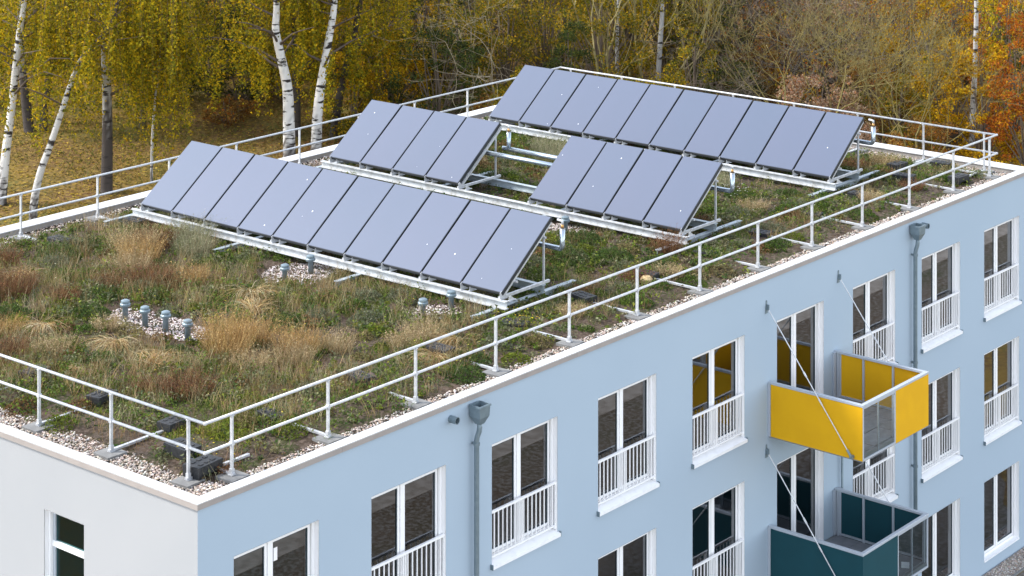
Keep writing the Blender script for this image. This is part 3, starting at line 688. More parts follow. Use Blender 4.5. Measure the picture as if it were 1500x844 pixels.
def strips(base, dirs, length, width, bend, cols, seg=3):
    """curved tapered blades: base (n,3), dirs (n,3) initial direction, bend (n,3) vector added quadratically"""
    n = len(base); side = np.cross(dirs, rng.normal(size=(n, 3))); side /= np.linalg.norm(side, axis=1)[:, None] + 1e-9
    L_ = np.broadcast_to(np.asarray(length, float), (n,))[:, None]; W_ = np.broadcast_to(np.asarray(width, float), (n,))[:, None]
    rows = []
    for k in range(seg + 1):
        t = k / seg; p = base + dirs * L_ * t + bend * L_ * t * t; wv = W_ * (1 - .85 * t)
        rows.append(p - side * wv / 2); rows.append(p + side * wv / 2)
    V = np.stack(rows, 1).reshape(-1, 3); m = 2 * (seg + 1)
    base_i = (np.arange(n) * m)[:, None]
    Fq = np.concatenate([base_i + np.array([[2 * k, 2 * k + 1, 2 * k + 3, 2 * k + 2]]) for k in range(seg)], 0)
    return V, Fq, np.repeat(cols, m, 0)

# ------------------------------------------------------------------ roof planting
XMIN, XMAX, YMIN, YMAX = .8, BX - .6, .58, BY - .6
def under(x):                                                  # 1 under collectors
    u = np.zeros(np.shape(x), bool)
    for xr in ROWX: u |= (x > xr - .15) & (x < xr + 1.6)
    return u
def scatter(density, prob):
    n = int(density * (XMAX - XMIN) * (YMAX - YMIN)); x = rnd(XMIN, XMAX, n); y = rnd(YMIN, YMAX, n)
    k = rng.random(n) < prob(x, y); k &= patch(x, y) > 1.0 + rnd(-.15, .15, n)
    return x[k], y[k]
def edgef(x, y):                                               # 0 at pebble border, 1 inside
    e = np.minimum(np.minimum(x, BX - x), np.minimum(y, BY - y)); return np.clip((e - .6) / 1.15, 0, 1)
def nz(x, y, s=1.0, o=0.0): return hn(np.asarray(x) * s + o, np.asarray(y) * s - o * .7)
def wild(x, y): return np.clip(1.2 - (x - 9.5) / 6, .35, 1)     # front area before the first row is wilder
# low moss, sedum and herbs
x, y = scatter(200, lambda x, y: np.clip(.20 + .75 * edgef(x, y), 0, 1) * (nz(x, y, 1.6, 5) > .40))
n = len(x); g1 = nz(x, y, .9, 2)
base = np.where((g1 > .55)[:, None], np.array([.10, .13, .022]), np.where((g1 > .42)[:, None], np.array([.135, .125, .04]), np.array([.14, .10, .05])))
C = base * rnd(.6, 1.35, (n, 1)) * rnd(.9, 1.1, (n, 3))
P = np.stack([x, y, rz(x, y) + rnd(0, .06, n)], 1)
parts = [leaf_tris(P + rng.normal(0, .03, (n, 3)) * [1, 1, .5], rnd(.014, .032, n), C, .4) for _ in range(2)]
V, Fq, C = cat(parts); o = npmesh('sedum_cover', V, Fq, M_HERB, C); tag(o, 'low green and brown sedum and moss covering the roof soil', 'ground cover', kind='stuff')
# leafy herbs: rosettes and little upright plants
x, y = scatter(46, lambda x, y: (.12 + .9 * edgef(x, y) ** .7) * np.clip((nz(x, y, 1.1, 9) - .30) * 3.2, .12, 1))
n = len(x); h = rnd(.06, .24, n) * (.55 + .8 * nz(x, y, .7, 4)) * np.where(under(x), .7, 1) * np.where(x < 10, 1.15, .95); tone = nz(x, y, .8, 1)
pc = pal(n, [(.080, .125, .018), (.050, .085, .022), (.115, .138, .026), (.165, .16, .085), (.11, .125, .065), (.15, .17, .025)], [3, 2, 2, 3, 2, 2])
parts = []
for k in range(16):
    a = rnd(0, 6.28, n); rr = rnd(.1, 1, n) ** .7 * h * .62; zz = h * rnd(.15, 1, n)
    Pk = np.stack([x + rr * np.cos(a), y + rr * np.sin(a), rz(x, y) + zz * (1.1 - .45 * rr / (h * .62))], 1)
    parts.append(leaf_tris(Pk, rnd(.014, .040, n), pc * rnd(.6, 1.5, (n, 1)), .15))
V, Fq, C = cat(parts); o = npmesh('leafy_herbs', V, Fq, M_HERB, C); tag(o, 'leafy green herbs growing densely across the planted roof', 'plants', kind='stuff')
# bushy tufts with uneven crowns
x, y = scatter(3.6, lambda x, y: edgef(x, y) ** .6 * np.clip((nz(x, y, .6, 33) - .25) * 3, .25, 1))
parts = []
PALS = [[(.060, .100, .016), (.085, .125, .018), (.045, .075, .020)], [(.14, .15, .08), (.11, .125, .055), (.19, .19, .11)], [(.12, .15, .018), (.15, .17, .02), (.09, .125, .016)], [(.16, .13, .055), (.12, .10, .04), (.21, .17, .08)], [(.14, .075, .032), (.10, .055, .026), (.19, .11, .05)]]
for i in range(len(x)):
    R_ = rnd(.14, .36); H_ = R_ * rnd(.5, 1.0) * (.75 if under(x[i]) else 1); m = int(1350 * R_ * R_ / .09 * .5) + 60; kk = rng.choice(5, p=[.30, .24, .16, .20, .10])
    a = rnd(0, 6.28, m); rr = R_ * np.sqrt(rng.random(m)); lump = .6 + .4 * np.sin(4 * a + x[i] * 9) * np.sin(8 * rr / R_ + y[i] * 5)
    zz = H_ * (1 - (rr / R_) ** 2) * lump * rng.random(m) ** .4 + .01
    px_ = x[i] + rr * np.cos(a); py_ = y[i] + rr * np.sin(a)
    parts.append(leaf_tris(np.stack([px_, py_, rz(px_, py_) + zz], 1), rnd(.010, .026, m), pal(m, PALS[kk], jit=.4) * rnd(.8, 1.25), .1))
V, Fq, C = cat(parts); o = npmesh('bushy_herbs', V, Fq, M_HERB, C); tag(o, 'bushy tufts of sage, yarrow and withered herbs crowding the roof', 'plants', kind='stuff')
# fresh grass
x, y = scatter(26, lambda x, y: (.08 + .9 * edgef(x, y)) * np.clip((nz(x, y, .75, 14) - .38) * 3, .06, 1))
parts = []; n = len(x); pc = pal(n, [(.095, .15, .018), (.07, .12, .02), (.13, .15, .03), (.16, .14, .05)], [3, 3, 2, 2])
for k in range(11):
    a = rnd(0, 6.28, n); d = np.stack([np.cos(a) * .35, np.sin(a) * .35, np.ones(n)], 1); bd = np.stack([np.cos(a) * .45, np.sin(a) * .45, -.35 * np.ones(n)], 1)
    bp_ = np.stack([x + rng.normal(0, .05, n), y + rng.normal(0, .05, n), rz(x, y) - .01], 1)
    parts.append(strips(bp_, d, rnd(.10, .30, n) * np.where(under(x), .7, 1), rnd(.006, .012, n), bd, pc * rnd(.75, 1.25, (n, 1)), 2))
V, Fq, C = cat(parts); o = npmesh('fresh_grass', V, Fq, M_HERB, C); tag(o, 'short fresh green grass between the herbs on the roof', 'grass', kind='stuff')
# wispy dead stems everywhere
x, y = scatter(46, lambda x, y: edgef(x, y) * np.clip((nz(x, y, .9, 21) - .36) * 3.0, .10, 1) * wild(x, y))
parts = []; n = len(x); pc = pal(n, [(.36, .26, .12), (.28, .18, .08), (.20, .12, .055), (.44, .36, .21), (.24, .22, .13)], [3, 3, 2, 2, 2])
for k in range(9):
    a = rnd(0, 6.28, n); sp = rnd(.05, .5, n); d = np.stack([np.cos(a) * sp, np.sin(a) * sp, np.ones(n)], 1); bd = np.stack([np.cos(a) * .3 * sp, np.sin(a) * .3 * sp, -.12 * np.ones(n)], 1)
    bp_ = np.stack([x + rng.normal(0, .06, n), y + rng.normal(0, .06, n), rz(x, y) - .01], 1)
    parts.append(strips(bp_, d, rnd(.15, .42, n) * np.where(under(x), .6, 1) * np.where(x < 10, 1.1, .8), rnd(.004, .009, n), bd, pc * rnd(.75, 1.25, (n, 1)), 2))
V, Fq, C = cat(parts); o = npmesh('dead_stems', V, Fq, M_STRAW, C); tag(o, 'thin dead brown stems and stalks standing among the roof herbs', 'dry stalks', kind='stuff')
# little flowers
fl = []
for (fx, fy, fr_, n, c) in [(9.7, 1.75, .45, 70, (.62, .46, .02)), (1.5, 1.55, .45, 26, (.62, .46, .02)), (5, 4, 3.5, 60, (.60, .48, .05)), (20.3, 4.2, .5, 60, (.75, .74, .70)), (19.3, 3.4, 2.5, 60, (.7, .69, .62)), (8, 1.6, 1.2, 40, (.6, .5, .1)), (13, 3, 4, 50, (.6, .55, .3)), (5, 9, 3.5, 60, (.65, .6, .4)), (22, 1.8, 3, 40, (.65, .6, .4))]:
    px = fx + rng.normal(0, fr_ * .5, n); py = fy + rng.normal(0, fr_ * .5, n); k = (px > .6) & (px < BX - .6) & (py > .6) & (py < BY - .6); px, py = px[k], py[k]
    P = np.stack([px, py, rz(px, py) + rnd(.08, .28, len(px))], 1); fl.append(leaf_quads(P, rnd(.014, .026, len(px)), np.array([c]) * rnd(.8, 1.1, (len(px), 1)), .7))
V, Fq, C = cat(fl); o = npmesh('small_flowers', V, Fq, M_HERB, C); tag(o, 'tiny yellow and white flowers dotted over the roof plants', 'flowers', kind='stuff')

# individual clumps: (x, y, kind, radius, height)
def clump(x, y, kind, R, H):
    z = float(rz(x, y)) - .01; parts = []
    leafm = M_STRAW
    if kind in ('gold', 'tan', 'grey', 'rust'):
        P_ = {'gold': [(.40, .25, .09), (.32, .19, .065), (.46, .32, .14), (.25, .15, .06)], 'tan': [(.36, .27, .14), (.27, .19, .095), (.42, .33, .19)],
              'grey': [(.27, .25, .15), (.33, .30, .19), (.19, .20, .10)], 'rust': [(.17, .075, .032), (.12, .055, .026), (.22, .115, .05), (.10, .05, .03)]}[kind]
        n = int(480 * R / .4); rr = R * np.sqrt(rng.random(n)) * .75; a = rnd(0, 6.28, n)
        bx = x + rr * np.cos(a); by = y + rr * np.sin(a)
        lean = rr / R * .5; d = np.stack([np.cos(a) * lean + rng.normal(0, .16, n), np.sin(a) * lean + rng.normal(0, .16, n), np.ones(n)], 1)
        bd = np.stack([rng.normal(0, .16, n), rng.normal(0, .16, n), -.08 * np.ones(n)], 1)
        L_ = H * rnd(.45, 1.05, n); pc = pal(n, P_, jit=.3)
        B0 = np.stack([bx, by, np.full(n, z)], 1); parts.append(strips(B0, d, L_, rnd(.004, .009, n), bd, pc, 3))
        # seed heads
        m = n * 3; k = rng.integers(0, n, m); t = rnd(.55, 1.02, m)[:, None]; Q = B0[k] + d[k] * L_[k, None] * t + bd[k] * L_[k, None] * t * t + rng.normal(0, .014, (m, 3))
        parts.append(leaf_quads(Q, rnd(.006, .015, m), pc[k] * rnd(.8, 1.25, (m, 1))))
    elif kind == 'arch':
        n = int(170 * R / .4); a0 = rnd(0, 6.28); a = a0 + rng.normal(0, .9, n); bx = x + rng.normal(0, R * .18, n); by = y + rng.normal(0, R * .18, n)
        d = np.stack([np.cos(a) * .65, np.sin(a) * .65, np.ones(n)], 1); bd = np.stack([np.cos(a) * .35, np.sin(a) * .35, -1.0 * np.ones(n)], 1)
        pc = pal(n, [(.44, .33, .15), (.38, .24, .09), (.50, .42, .26), (.28, .17, .07)], jit=.25); L_ = H * 1.5 * rnd(.6, 1.1, n)
        parts.append(strips(np.stack([bx, by, np.full(n, z)], 1), d, L_, rnd(.008, .015, n), bd, pc, 5))
    else:                                                       # leafy bush
        P_ = {'green': [(.055, .095, .02), (.075, .115, .022), (.045, .075, .026)], 'sage': [(.13, .14, .085), (.10, .12, .06), (.17, .17, .11)], 'moss': [(.17, .20, .02), (.13, .175, .02), (.21, .22, .03)]}[kind]
        m = int(2500 * (R / .4) ** 2 * .8); a = rnd(0, 6.28, m); rr = R * np.sqrt(rng.random(m)); lump = .65 + .35 * np.sin(5 * a + x * 7) * np.sin(9 * rr / R + y * 5)
        zz = H * (1 - (rr / R) ** 2) * lump * rng.random(m) ** .45
        P = np.stack([x + rr * np.cos(a), y + rr * np.sin(a), z + zz], 1); parts.append(leaf_quads(P, rnd(.010, .026, m), pal(m, P_, jit=.35), .1)); leafm = M_HERB
        n = int(60 * R / .4); a = rnd(0, 6.28, n); d = np.stack([np.cos(a) * .5, np.sin(a) * .5, np.ones(n)], 1)
        parts.append(strips(np.tile([x, y, z], (n, 1)) + rng.normal(0, R * .3, (n, 3)) * [1, 1, 0], d, H * rnd(.7, 1.15, n), .005, d * 0, pal(n, [(.2, .16, .09), (.12, .12, .05)]), 3))
    V, Fq, C = cat(parts); V = V - [x, y, z]
    nm = {'gold': 'dry_grass_clump', 'tan': 'dry_grass_clump', 'grey': 'dry_grass_clump', 'rust': 'withered_bush', 'arch': 'arching_grass_tuft', 'green': 'green_bush', 'sage': 'sage_bush', 'moss': 'moss_cushion'}[kind]
    lab = {'gold': 'tall golden dry grass clump standing on the planted roof', 'tan': 'loose tan dry grass clump on the planted roof', 'grey': 'pale grey-green feathery grass clump on the planted roof', 'rust': 'rust-brown withered bushy plant on the planted roof',
           'arch': 'tuft of straw-coloured grass bent over in arcs on the roof', 'green': 'dense dark green leafy plant cushion on the roof', 'sage': 'grey-green sage-like bushy plant on the roof', 'moss': 'bright yellow-green mossy cushion on the roof'}[kind]
    if y < 2.4: zone = 'by the front railing ' + ('before the first row' if x < 9 else 'beside the first row' if x < 12.5 else 'between the first two rows' if x < 16 else 'beside the split row' if x < 19 else 'near the far roof end')
    elif x < 9.9: zone = ('near the end-wall railing' if x < 3.4 else 'around the four vent pipes' if abs(y - 7) < 1.9 and x < 6.8 else 'along the rear parapet' if y > 10.5 else 'between the vent groups' if y > 6 else 'between the vents and front railing')
    elif x < 16: zone = 'between the first and split collector rows'
    elif x < 22: zone = ('in the gap of the split row' if 7.5 < y else 'between the split and last rows')
    else: zone = 'behind the last collector row'
    lab = {'gold': 'tall golden dry grass clump', 'tan': 'loose tan grass clump', 'grey': 'pale feathery grey-green grass clump', 'rust': 'rust-brown withered bushy plant', 'arch': 'straw-coloured arched grass tuft', 'green': 'dark green leafy cushion', 'sage': 'grey-green sage-like bush', 'moss': 'bright yellow-green moss cushion'}[kind] + ' on the roof ' + zone
    o = npmesh(nm, V, Fq, leafm, C); o.location = (x, y, z); tag(o, lab, 'plant', lab)
for c in [(5.35, 5.25, 'gold', .55, .72), (5.0, 4.75, 'gold', .45, .6), (5.75, 4.9, 'gold', .42, .66), (5.95, 3.95, 'gold', .5, .55), (5.5, 3.6, 'tan', .4, .45), (6.5, 3.5, 'tan', .35, .4), (4.75, 3.9, 'tan', .4, .4),
          (8.3, 11.3, 'tan', .6, .7), (8.9, 11.3, 'rust', .55, .5), (7.9, 10.6, 'gold', .5, .6), (9.6, 10.9, 'grey', .5, .6), (9.0, 10.2, 'grey', .45, .55), (7.3, 10.2, 'tan', .5, .5), (7.0, 9.2, 'rust', .5, .45), (7.6, 8.7, 'gold', .4, .4), (6.4, 9.7, 'rust', .45, .35),
          (4.7, 10.7, 'rust', .6, .6), (4.3, 11.3, 'rust', .5, .5), (6.0, 12.7, 'rust', .5, .4), (5.2, 9.6, 'rust', .4, .3), (3.2, 3.8, 'rust', .55, .45), (2.9, 4.4, 'rust', .35, .3),
          (7.7, 7.0, 'arch', .5, .55), (7.0, 6.2, 'arch', .5, .5), (4.1, 6.8, 'arch', .5, .5), (3.65, 5.25, 'arch', .55, .55), (4.2, 5.6, 'arch', .45, .5), (2.75, 6.1, 'arch', .3, .3), (3.9, 8.6, 'arch', .45, .45), (5.6, 11.6, 'arch', .5, .5), (3.1, 7.3, 'tan', .4, .35), (2.6, 7.9, 'rust', .4, .3), (3.3, 8.9, 'gold', .3, .4), (4.6, 7.6, 'tan', .3, .3),
          (7.3, 1.9, 'arch', .4, .45), (8.0, 2.75, 'tan', .45, .4), (8.2, 2.2, 'arch', .35, .4), (7.4, 2.7, 'tan', .4, .35), (10.8, 1.5, 'tan', .3, .25), (13.5, 2.0, 'rust', .4, .25), (14.2, 1.7, 'tan', .35, .25), (15.4, 2.55, 'rust', .3, .55),
          (21.0, 10.3, 'grey', .5, .5), (20.4, 9.7, 'grey', .45, .45), (20.6, 8.9, 'grey', .5, .45), (21.2, 8.2, 'tan', .4, .4), (19.2, 8.4, 'rust', .3, .25), (19.0, 4.9, 'grey', .4, .4), (20.9, 5.0, 'grey', .45, .35), (19.6, 3.2, 'tan', .4, .3), (23.6, 1.4, 'rust', .35, .25), (21.9, 1.5, 'tan', .35, .3), (24.6, 3.6, 'rust', .4, .3), (25.2, 3.0, 'tan', .4, .3),
          (7.1, 12.2, 'green', .55, .4), (6.5, 11.6, 'sage', .5, .4), (7.6, 12.6, 'sage', .45, .35), (5.8, 9.3, 'green', .5, .3), (5.0, 8.7, 'green', .45, .25), (9.3, 12.2, 'green', .5, .3), (9.6, 11.7, 'moss', .4, .25), (3.9, 9.7, 'green', .5, .3), (6.1, 7.6, 'sage', .3, .25), (4.5, 5.6, 'green', .4, .25), (3.3, 6.2, 'green', .4, .22),
          (6.9, 5.2, 'green', .45, .3), (7.5, 5.0, 'sage', .4, .3), (8.6, 5.6, 'green', .45, .25), (8.0, 4.2, 'sage', .4, .28), (7.0, .98, 'green', .45, .22), (7.6, 1.3, 'green', .4, .22), (2.5, 2.1, 'moss', .5, .14), (3.0, 2.3, 'moss', .4, .14), (2.0, 2.6, 'moss', .35, .12), (9.5, 4.7, 'sage', .4, .28), (9.0, 5.2, 'sage', .4, .3), (8.5, 1.5, 'sage', .35, .22), (4.7, 2.3, 'sage', .35, .2), (3.3, 3.0, 'green', .4, .2),
          (13.7, 3.9, 'green', .6, .35), (14.3, 3.2, 'green', .5, .32), (15.0, 4.5, 'green', .5, .3), (13.0, 4.5, 'sage', .5, .3), (12.6, 3.6, 'green', .45, .3), (14.8, 5.9, 'moss', .4, .2), (12.7, 1.7, 'sage', .4, .25), (14.7, 2.3, 'green', .4, .25), (16.8, 1.7, 'sage', .4, .22), (18.5, 2.0, 'sage', .4, .25), (17.6, 1.3, 'green', .35, .2),
          (19.7, 4.7, 'moss', .45, .22), (20.3, 4.0, 'green', .5, .25), (18.9, 3.2, 'sage', .45, .28), (20.4, 2.6, 'sage', .4, .25), (21.2, 3.3, 'green', .4, .22), (22.4, 2.3, 'sage', .4, .22), (24.2, 4.6, 'sage', .4, .25), (25.0, 4.3, 'green', .4, .2), (24.0, 2.5, 'green', .35, .2)]:
    if patch(np.array(c[0]), np.array(c[1]), .9) > 1 or c[2] in ('sage',): clump(*c)
# orange-brown dock plant by the corner block
clump(1.28, .80, 'rust', .12, .2)

# pebbles ------------------------------------------------------------------
ICO = np.array([(1, .1, 0), (-1, -.1, .1), (.1, 1, 0), (0, -1, -.1), (.15, 0, .9), (0, .1, -.9)])
ICF = np.array([(0, 2, 4), (2, 1, 4), (1, 3, 4), (3, 0, 4), (2, 0, 5), (1, 2, 5), (3, 1, 5), (0, 3, 5)]); NV = 6
def pebbles(name, x, y, z, s, palette, label):
    n = len(x); sc = s[:, None] * rnd(.6, 1.15, (n, 3)) * [1, 1, .7]; a = rnd(0, 6.28, n); V = ICO[None] * sc[:, None, :] * rnd(.85, 1.15, (n, NV, 1))
    V = np.stack([V[..., 0] * np.cos(a)[:, None] - V[..., 1] * np.sin(a)[:, None], V[..., 0] * np.sin(a)[:, None] + V[..., 1] * np.cos(a)[:, None], V[..., 2]], -1) + np.stack([x, y, z], 1)[:, None, :]
    Fq = (ICF[None] + (np.arange(n) * NV)[:, None, None]).reshape(-1, 3)
    o = npmesh(name, V.reshape(-1, 3), Fq, M_PEB, np.repeat(pal(n, palette, jit=.25), NV, 0)); tag(o, label, 'gravel', kind='stuff')
PPAL = [(.42, .36, .31), (.52, .48, .44), (.35, .28, .23), (.60, .56, .52), (.24, .21, .19), (.45, .34, .27)]
def rim(n):
    L_ = [BX - .5, BY - .5, BX - .5, BY - .5]; k = rng.choice(4, n, p=np.array([.30, .32, .15, .23])); tt = rng.random(n) ; off = .262 + rnd(0, 1, n) ** 1.1 * np.where(k == 0, .38, np.where(k == 1, .68, .6))
    tt = np.where((k == 0) | (k == 3), tt, tt)
    x = np.select([k == 0, k == 1, k == 2, k == 3], [.25 + tt * (BX - .5), off, .25 + tt * (BX - .5), BX - off]); y = np.select([k == 0, k == 1, k == 2, k == 3], [off, .25 + tt * (BY - .5), BY - off, .25 + tt * (BY - .5)])
    return x, y
x, y = rim(28000); pebbles('border_pebbles', x, y, np.full(len(x), RZ + .034) + rnd(-.004, .022, len(x)), rnd(.017, .034, len(x)), PPAL, 'loose beige and grey pebbles in the border strip along the parapet')
xs_, ys_ = [], []
for (px, py, rx_, ry_) in PATCH:
    n = int(1500 * rx_ * ry_); a = rnd(0, 6.28, n); r_ = np.sqrt(rng.random(n)) * (1 + .12 * np.sin(3 * a + px)); xs_.append(px + rx_ * r_ * np.cos(a)); ys_.append(py + ry_ * r_ * np.sin(a))
x = np.concatenate(xs_); y = np.concatenate(ys_)
pebbles('gravel_patch', x, y, np.full(len(x), RZ + .05) + rnd(0, .02, len(x)), rnd(.016, .03, len(x)), [(.58, .50, .47), (.66, .60, .57), (.48, .39, .36), (.70, .66, .64), (.36, .30, .28)], 'pinkish pale gravel spread round the roof vent pipes')
x, y = scatter(26, lambda x, y: .35 + .65 * (1 - edgef(x, y))); pebbles('soil_crumbs', x, y, rz(x, y), rnd(.006, .017, len(x)), [(.34, .25, .19), (.22, .15, .11), (.46, .38, .30), (.12, .08, .06)], 'small stones and clay crumbs scattered on the roof soil')
m = MB().lathe((0, 0, 0), [(.05, 0), (.12, .04), (.13, .12), (.08, .17), (.02, .18)], 9); o = inst(m.mesh('boulder', M_STONE), 'boulder', (13.45, 1.70, float(rz(13.45, 1.70)) - .02), None, .4); tag(o, 'single tan stone lying among the roof plants by the front railing', 'stone')
m = MB().lathe((0, 0, 0), [(.16, 0), (.20, .05), (.17, .12), (.10, .16), (.02, .17)], 9); o = inst(m.mesh('bark_lump', M_BOOT), 'bark_lump', (5.55, 1.85, float(rz(5.55, 1.85)) - .02), None, .4); o.scale = (1.3, .8, 1); tag(o, 'dark brown weathered lump lying among herbs inside the front railing', 'lump')

# gravel strip at the foot of the long facade
mb = MB().box(-.5, BX + .5, -.55, -.02, -9.2, -8.97); tag(mb.build('gravel_strip', M_PATH), kind='structure')
x = rnd(22, BX + .4, 2500); y = rnd(-.54, -.04, 2500); pebbles('strip_pebbles', x, y, np.full(2500, -8.965), rnd(.015, .035, 2500), PPAL, 'pebbles in the strip along the foot of the blue facade')
m = MB().box(-.5, BX + .5, -.60, -.555, -9.2, -8.955); tag(m.build('kerb', M_PAD), kind='structure')

# ------------------------------------------------------------------ trees
def trunk_tube(pts, rad, n=9):
    m = MB(); m.tube(pts, rad, n); return np.array(m.v), m.f
def tree_obj(name, base, label, group, cat_='tree'):
    e = empty(name, tuple(base)); tag(e, label, cat_, group); return e
def tpart(parent, base, name, V, Fq, C, m, smooth=False):
    return npmesh(name, np.asarray(V) - base, Fq, m, C, parent, smooth)
def tubes_np(lines, n=5):
    """list of (pts, radii, colour) -> V,F,C with quads only"""
    V, Fq, C, o = [], [], [], 0
    for pts, rad, col in lines:
        m = MB(); m.tube(pts, rad, n, cap=False); V.append(np.array(m.v)); Fq.append(np.array(m.f) + o); o += len(m.v)
        c = np.asarray(col, float); C.append(np.tile(c, (len(m.v), 1)) if c.ndim == 1 else (c if len(c) == len(m.v) else np.repeat(c, n, 0)))
    return np.concatenate(V), np.concatenate(Fq), np.concatenate(C)
def resample(pts, k=4):
    pts = np.array(pts, float); out = []
    for i in range(len(pts) - 1):
        p0 = pts[max(i - 1, 0)]; p1 = pts[i]; p2 = pts[i + 1]; p3 = pts[min(i + 2, len(pts) - 1)]
        for j in range(k):
            t = j / k; out.append(.5 * ((2 * p1) + (-p0 + p2) * t + (2 * p0 - 5 * p1 + 4 * p2 - p3) * t * t + (-p0 + 3 * p1 - 3 * p2 + p3) * t ** 3))
    out.append(pts[-1]); return np.array(out)
YELG = [(.32, .25, .012), (.24, .21, .014), (.40, .29, .010), (.11, .115, .012), (.46, .29, .008)]
GOLD = [(.48, .28, .008), (.42, .21, .006), (.36, .25, .012), (.55, .34, .012), (.20, .11, .008)]
OLIVE = [(.20, .16, .018), (.13, .125, .018), (.28, .20, .016), (.08, .09, .016), (.36, .22, .010)]
GREEN = [(.045, .065, .018), (.06, .08, .02), (.035, .05, .016), (.10, .10, .02)]
RED = [(.34, .085, .012), (.42, .14, .012), (.28, .07, .015), (.46, .21, .015), (.20, .07, .02)]
BROWN = [(.20, .10, .025), (.28, .15, .03), (.14, .08, .03), (.30, .19, .05), (.26, .09, .016)]
PINK = [(.34, .23, .15), (.28, .20, .14), (.40, .29, .20), (.25, .15, .09), (.36, .17, .08)]

def birch(pix, wpx, d, white=.62, dark_h=1.2, hang=None, label='', group='birches', topH=13.0, dark_top=0):
    """pix: trunk pixels base->up at depth d (base put on the ground), wpx: width in pixels"""
    pts = [at_depth(u, v, d) for u, v in pix]; b0 = pts[0].copy(); gz = float(tz(b0[0], b0[1])); pts[0][2] = min(pts[0][2], gz - .05)
    up = pts[-1] - pts[-2]; up /= np.linalg.norm(up)
    h_left = topH - (pts[-1][2] - gz)
    for k in (1, 2, 3): pts.append(pts[-1] + (up * .5 + np.array([rnd(-.1, .1), rnd(-.1, .1), .8])) * h_left / 3.2)
    P = resample(pts, 9); n = len(P); r0 = wpx * d / F / 2; tt = np.linspace(0, 1, n); R = r0 * (1.15 - .95 * tt) ; R[0] *= 1.25
    hgt = P[:, 2] - gz; w_ = np.clip((np.repeat(hgt, 12) - dark_h + rng.normal(0, .45, n * 12)) / 1.0, 0, 1)[:, None]
    if dark_top: w_ = w_ * np.clip((dark_top - np.repeat(hgt, 12) + rng.normal(0, .3, n * 12)) / .8, 0, 1)[:, None]
    col = np.array([[.06, .05, .045]]) * (1 - w_) + np.array([[white, white * .98, white * .95]]) * w_ * rnd(.85, 1.05, (n * 12, 1))
    base = np.array([b0[0], b0[1], gz]); e = tree_obj('birch_tree', base, label, group)
    lines = [(P, R, col)]; 
    V, Fq, C = tubes_np(lines, 12); tpart(e, base, 'trunk', V, Fq, C, M_BIRCH, True)
    lines = []; leaves = []
    nb = 16
    for k in range(nb):
        i = int(n * rnd(.30, .97)); p = P[i]; a = rnd(0, 6.28); L_ = rnd(1.6, 3.4) * (1.25 - i / n); q = [p]
        for s_ in (.33, .66, 1.0): q.append(p + np.array([math.cos(a) * L_ * s_, math.sin(a) * L_ * s_, L_ * (.75 * s_ - .35 * s_ * s_)]) + rng.normal(0, .08, 3))
        lines.append((q, [R[i] * .38, R[i] * .25, R[i] * .15, .01], (.11, .085, .07)))
        # hanging twigs
        for s_ in range(7):
            t = rnd(.35, 1.0); st = q[0] + (q[-1] - q[0]) * t; ln = rnd(.8, 2.6); m = int(ln * 34)
            tt_ = np.sort(rng.random(m)); dr = rng.normal(0, .10, 2)
            pp = st + np.stack([dr[0] * tt_ * ln, dr[1] * tt_ * ln, -tt_ * ln], 1) + rng.normal(0, .09, (m, 3)); leaves.append(pp)
    if hang:
        for (u0, u1, v0, v1, cnt, dd) in hang:
            for k in range(cnt):
                u = rnd(u0, u1); ve = v0 + (v1 - v0) * rnd(.15, 1.0) ** .8; st = at_depth(u, v0 - rnd(40, 140), d + rnd(-dd, dd)); en = at_depth(u + rng.normal(0, 7), ve, d); ln = st[2] - en[2]
                if ln < .2: continue
                m = int(ln * 30); tt_ = rng.random(m); sw = rng.normal(0, .08, 2)
                pp = st + np.stack([sw[0] * tt_ * ln, sw[1] * tt_ * ln, -tt_ * ln], 1) + rng.normal(0, .07, (m, 3)); leaves.append(pp)
                lines.append(([st, st + np.array([sw[0] * ln, sw[1] * ln, -ln])], [.008, .003], (.16, .11, .06)))
    V, Fq, C = tubes_np(lines, 5); tpart(e, base, 'branches', V, Fq, C, M_TWIG)
    P = np.concatenate(leaves); P = P[P[:, 2] > tz(P[:, 0], P[:, 1]) + .15]
    V, Fq, C = leaf_tris(P, rnd(.036, .070, len(P)), pal(len(P), YELG, [3, 3, 2, 3, 2], .45)); tpart(e, base, 'crown', V, Fq, C, M_LEAF)
    return e

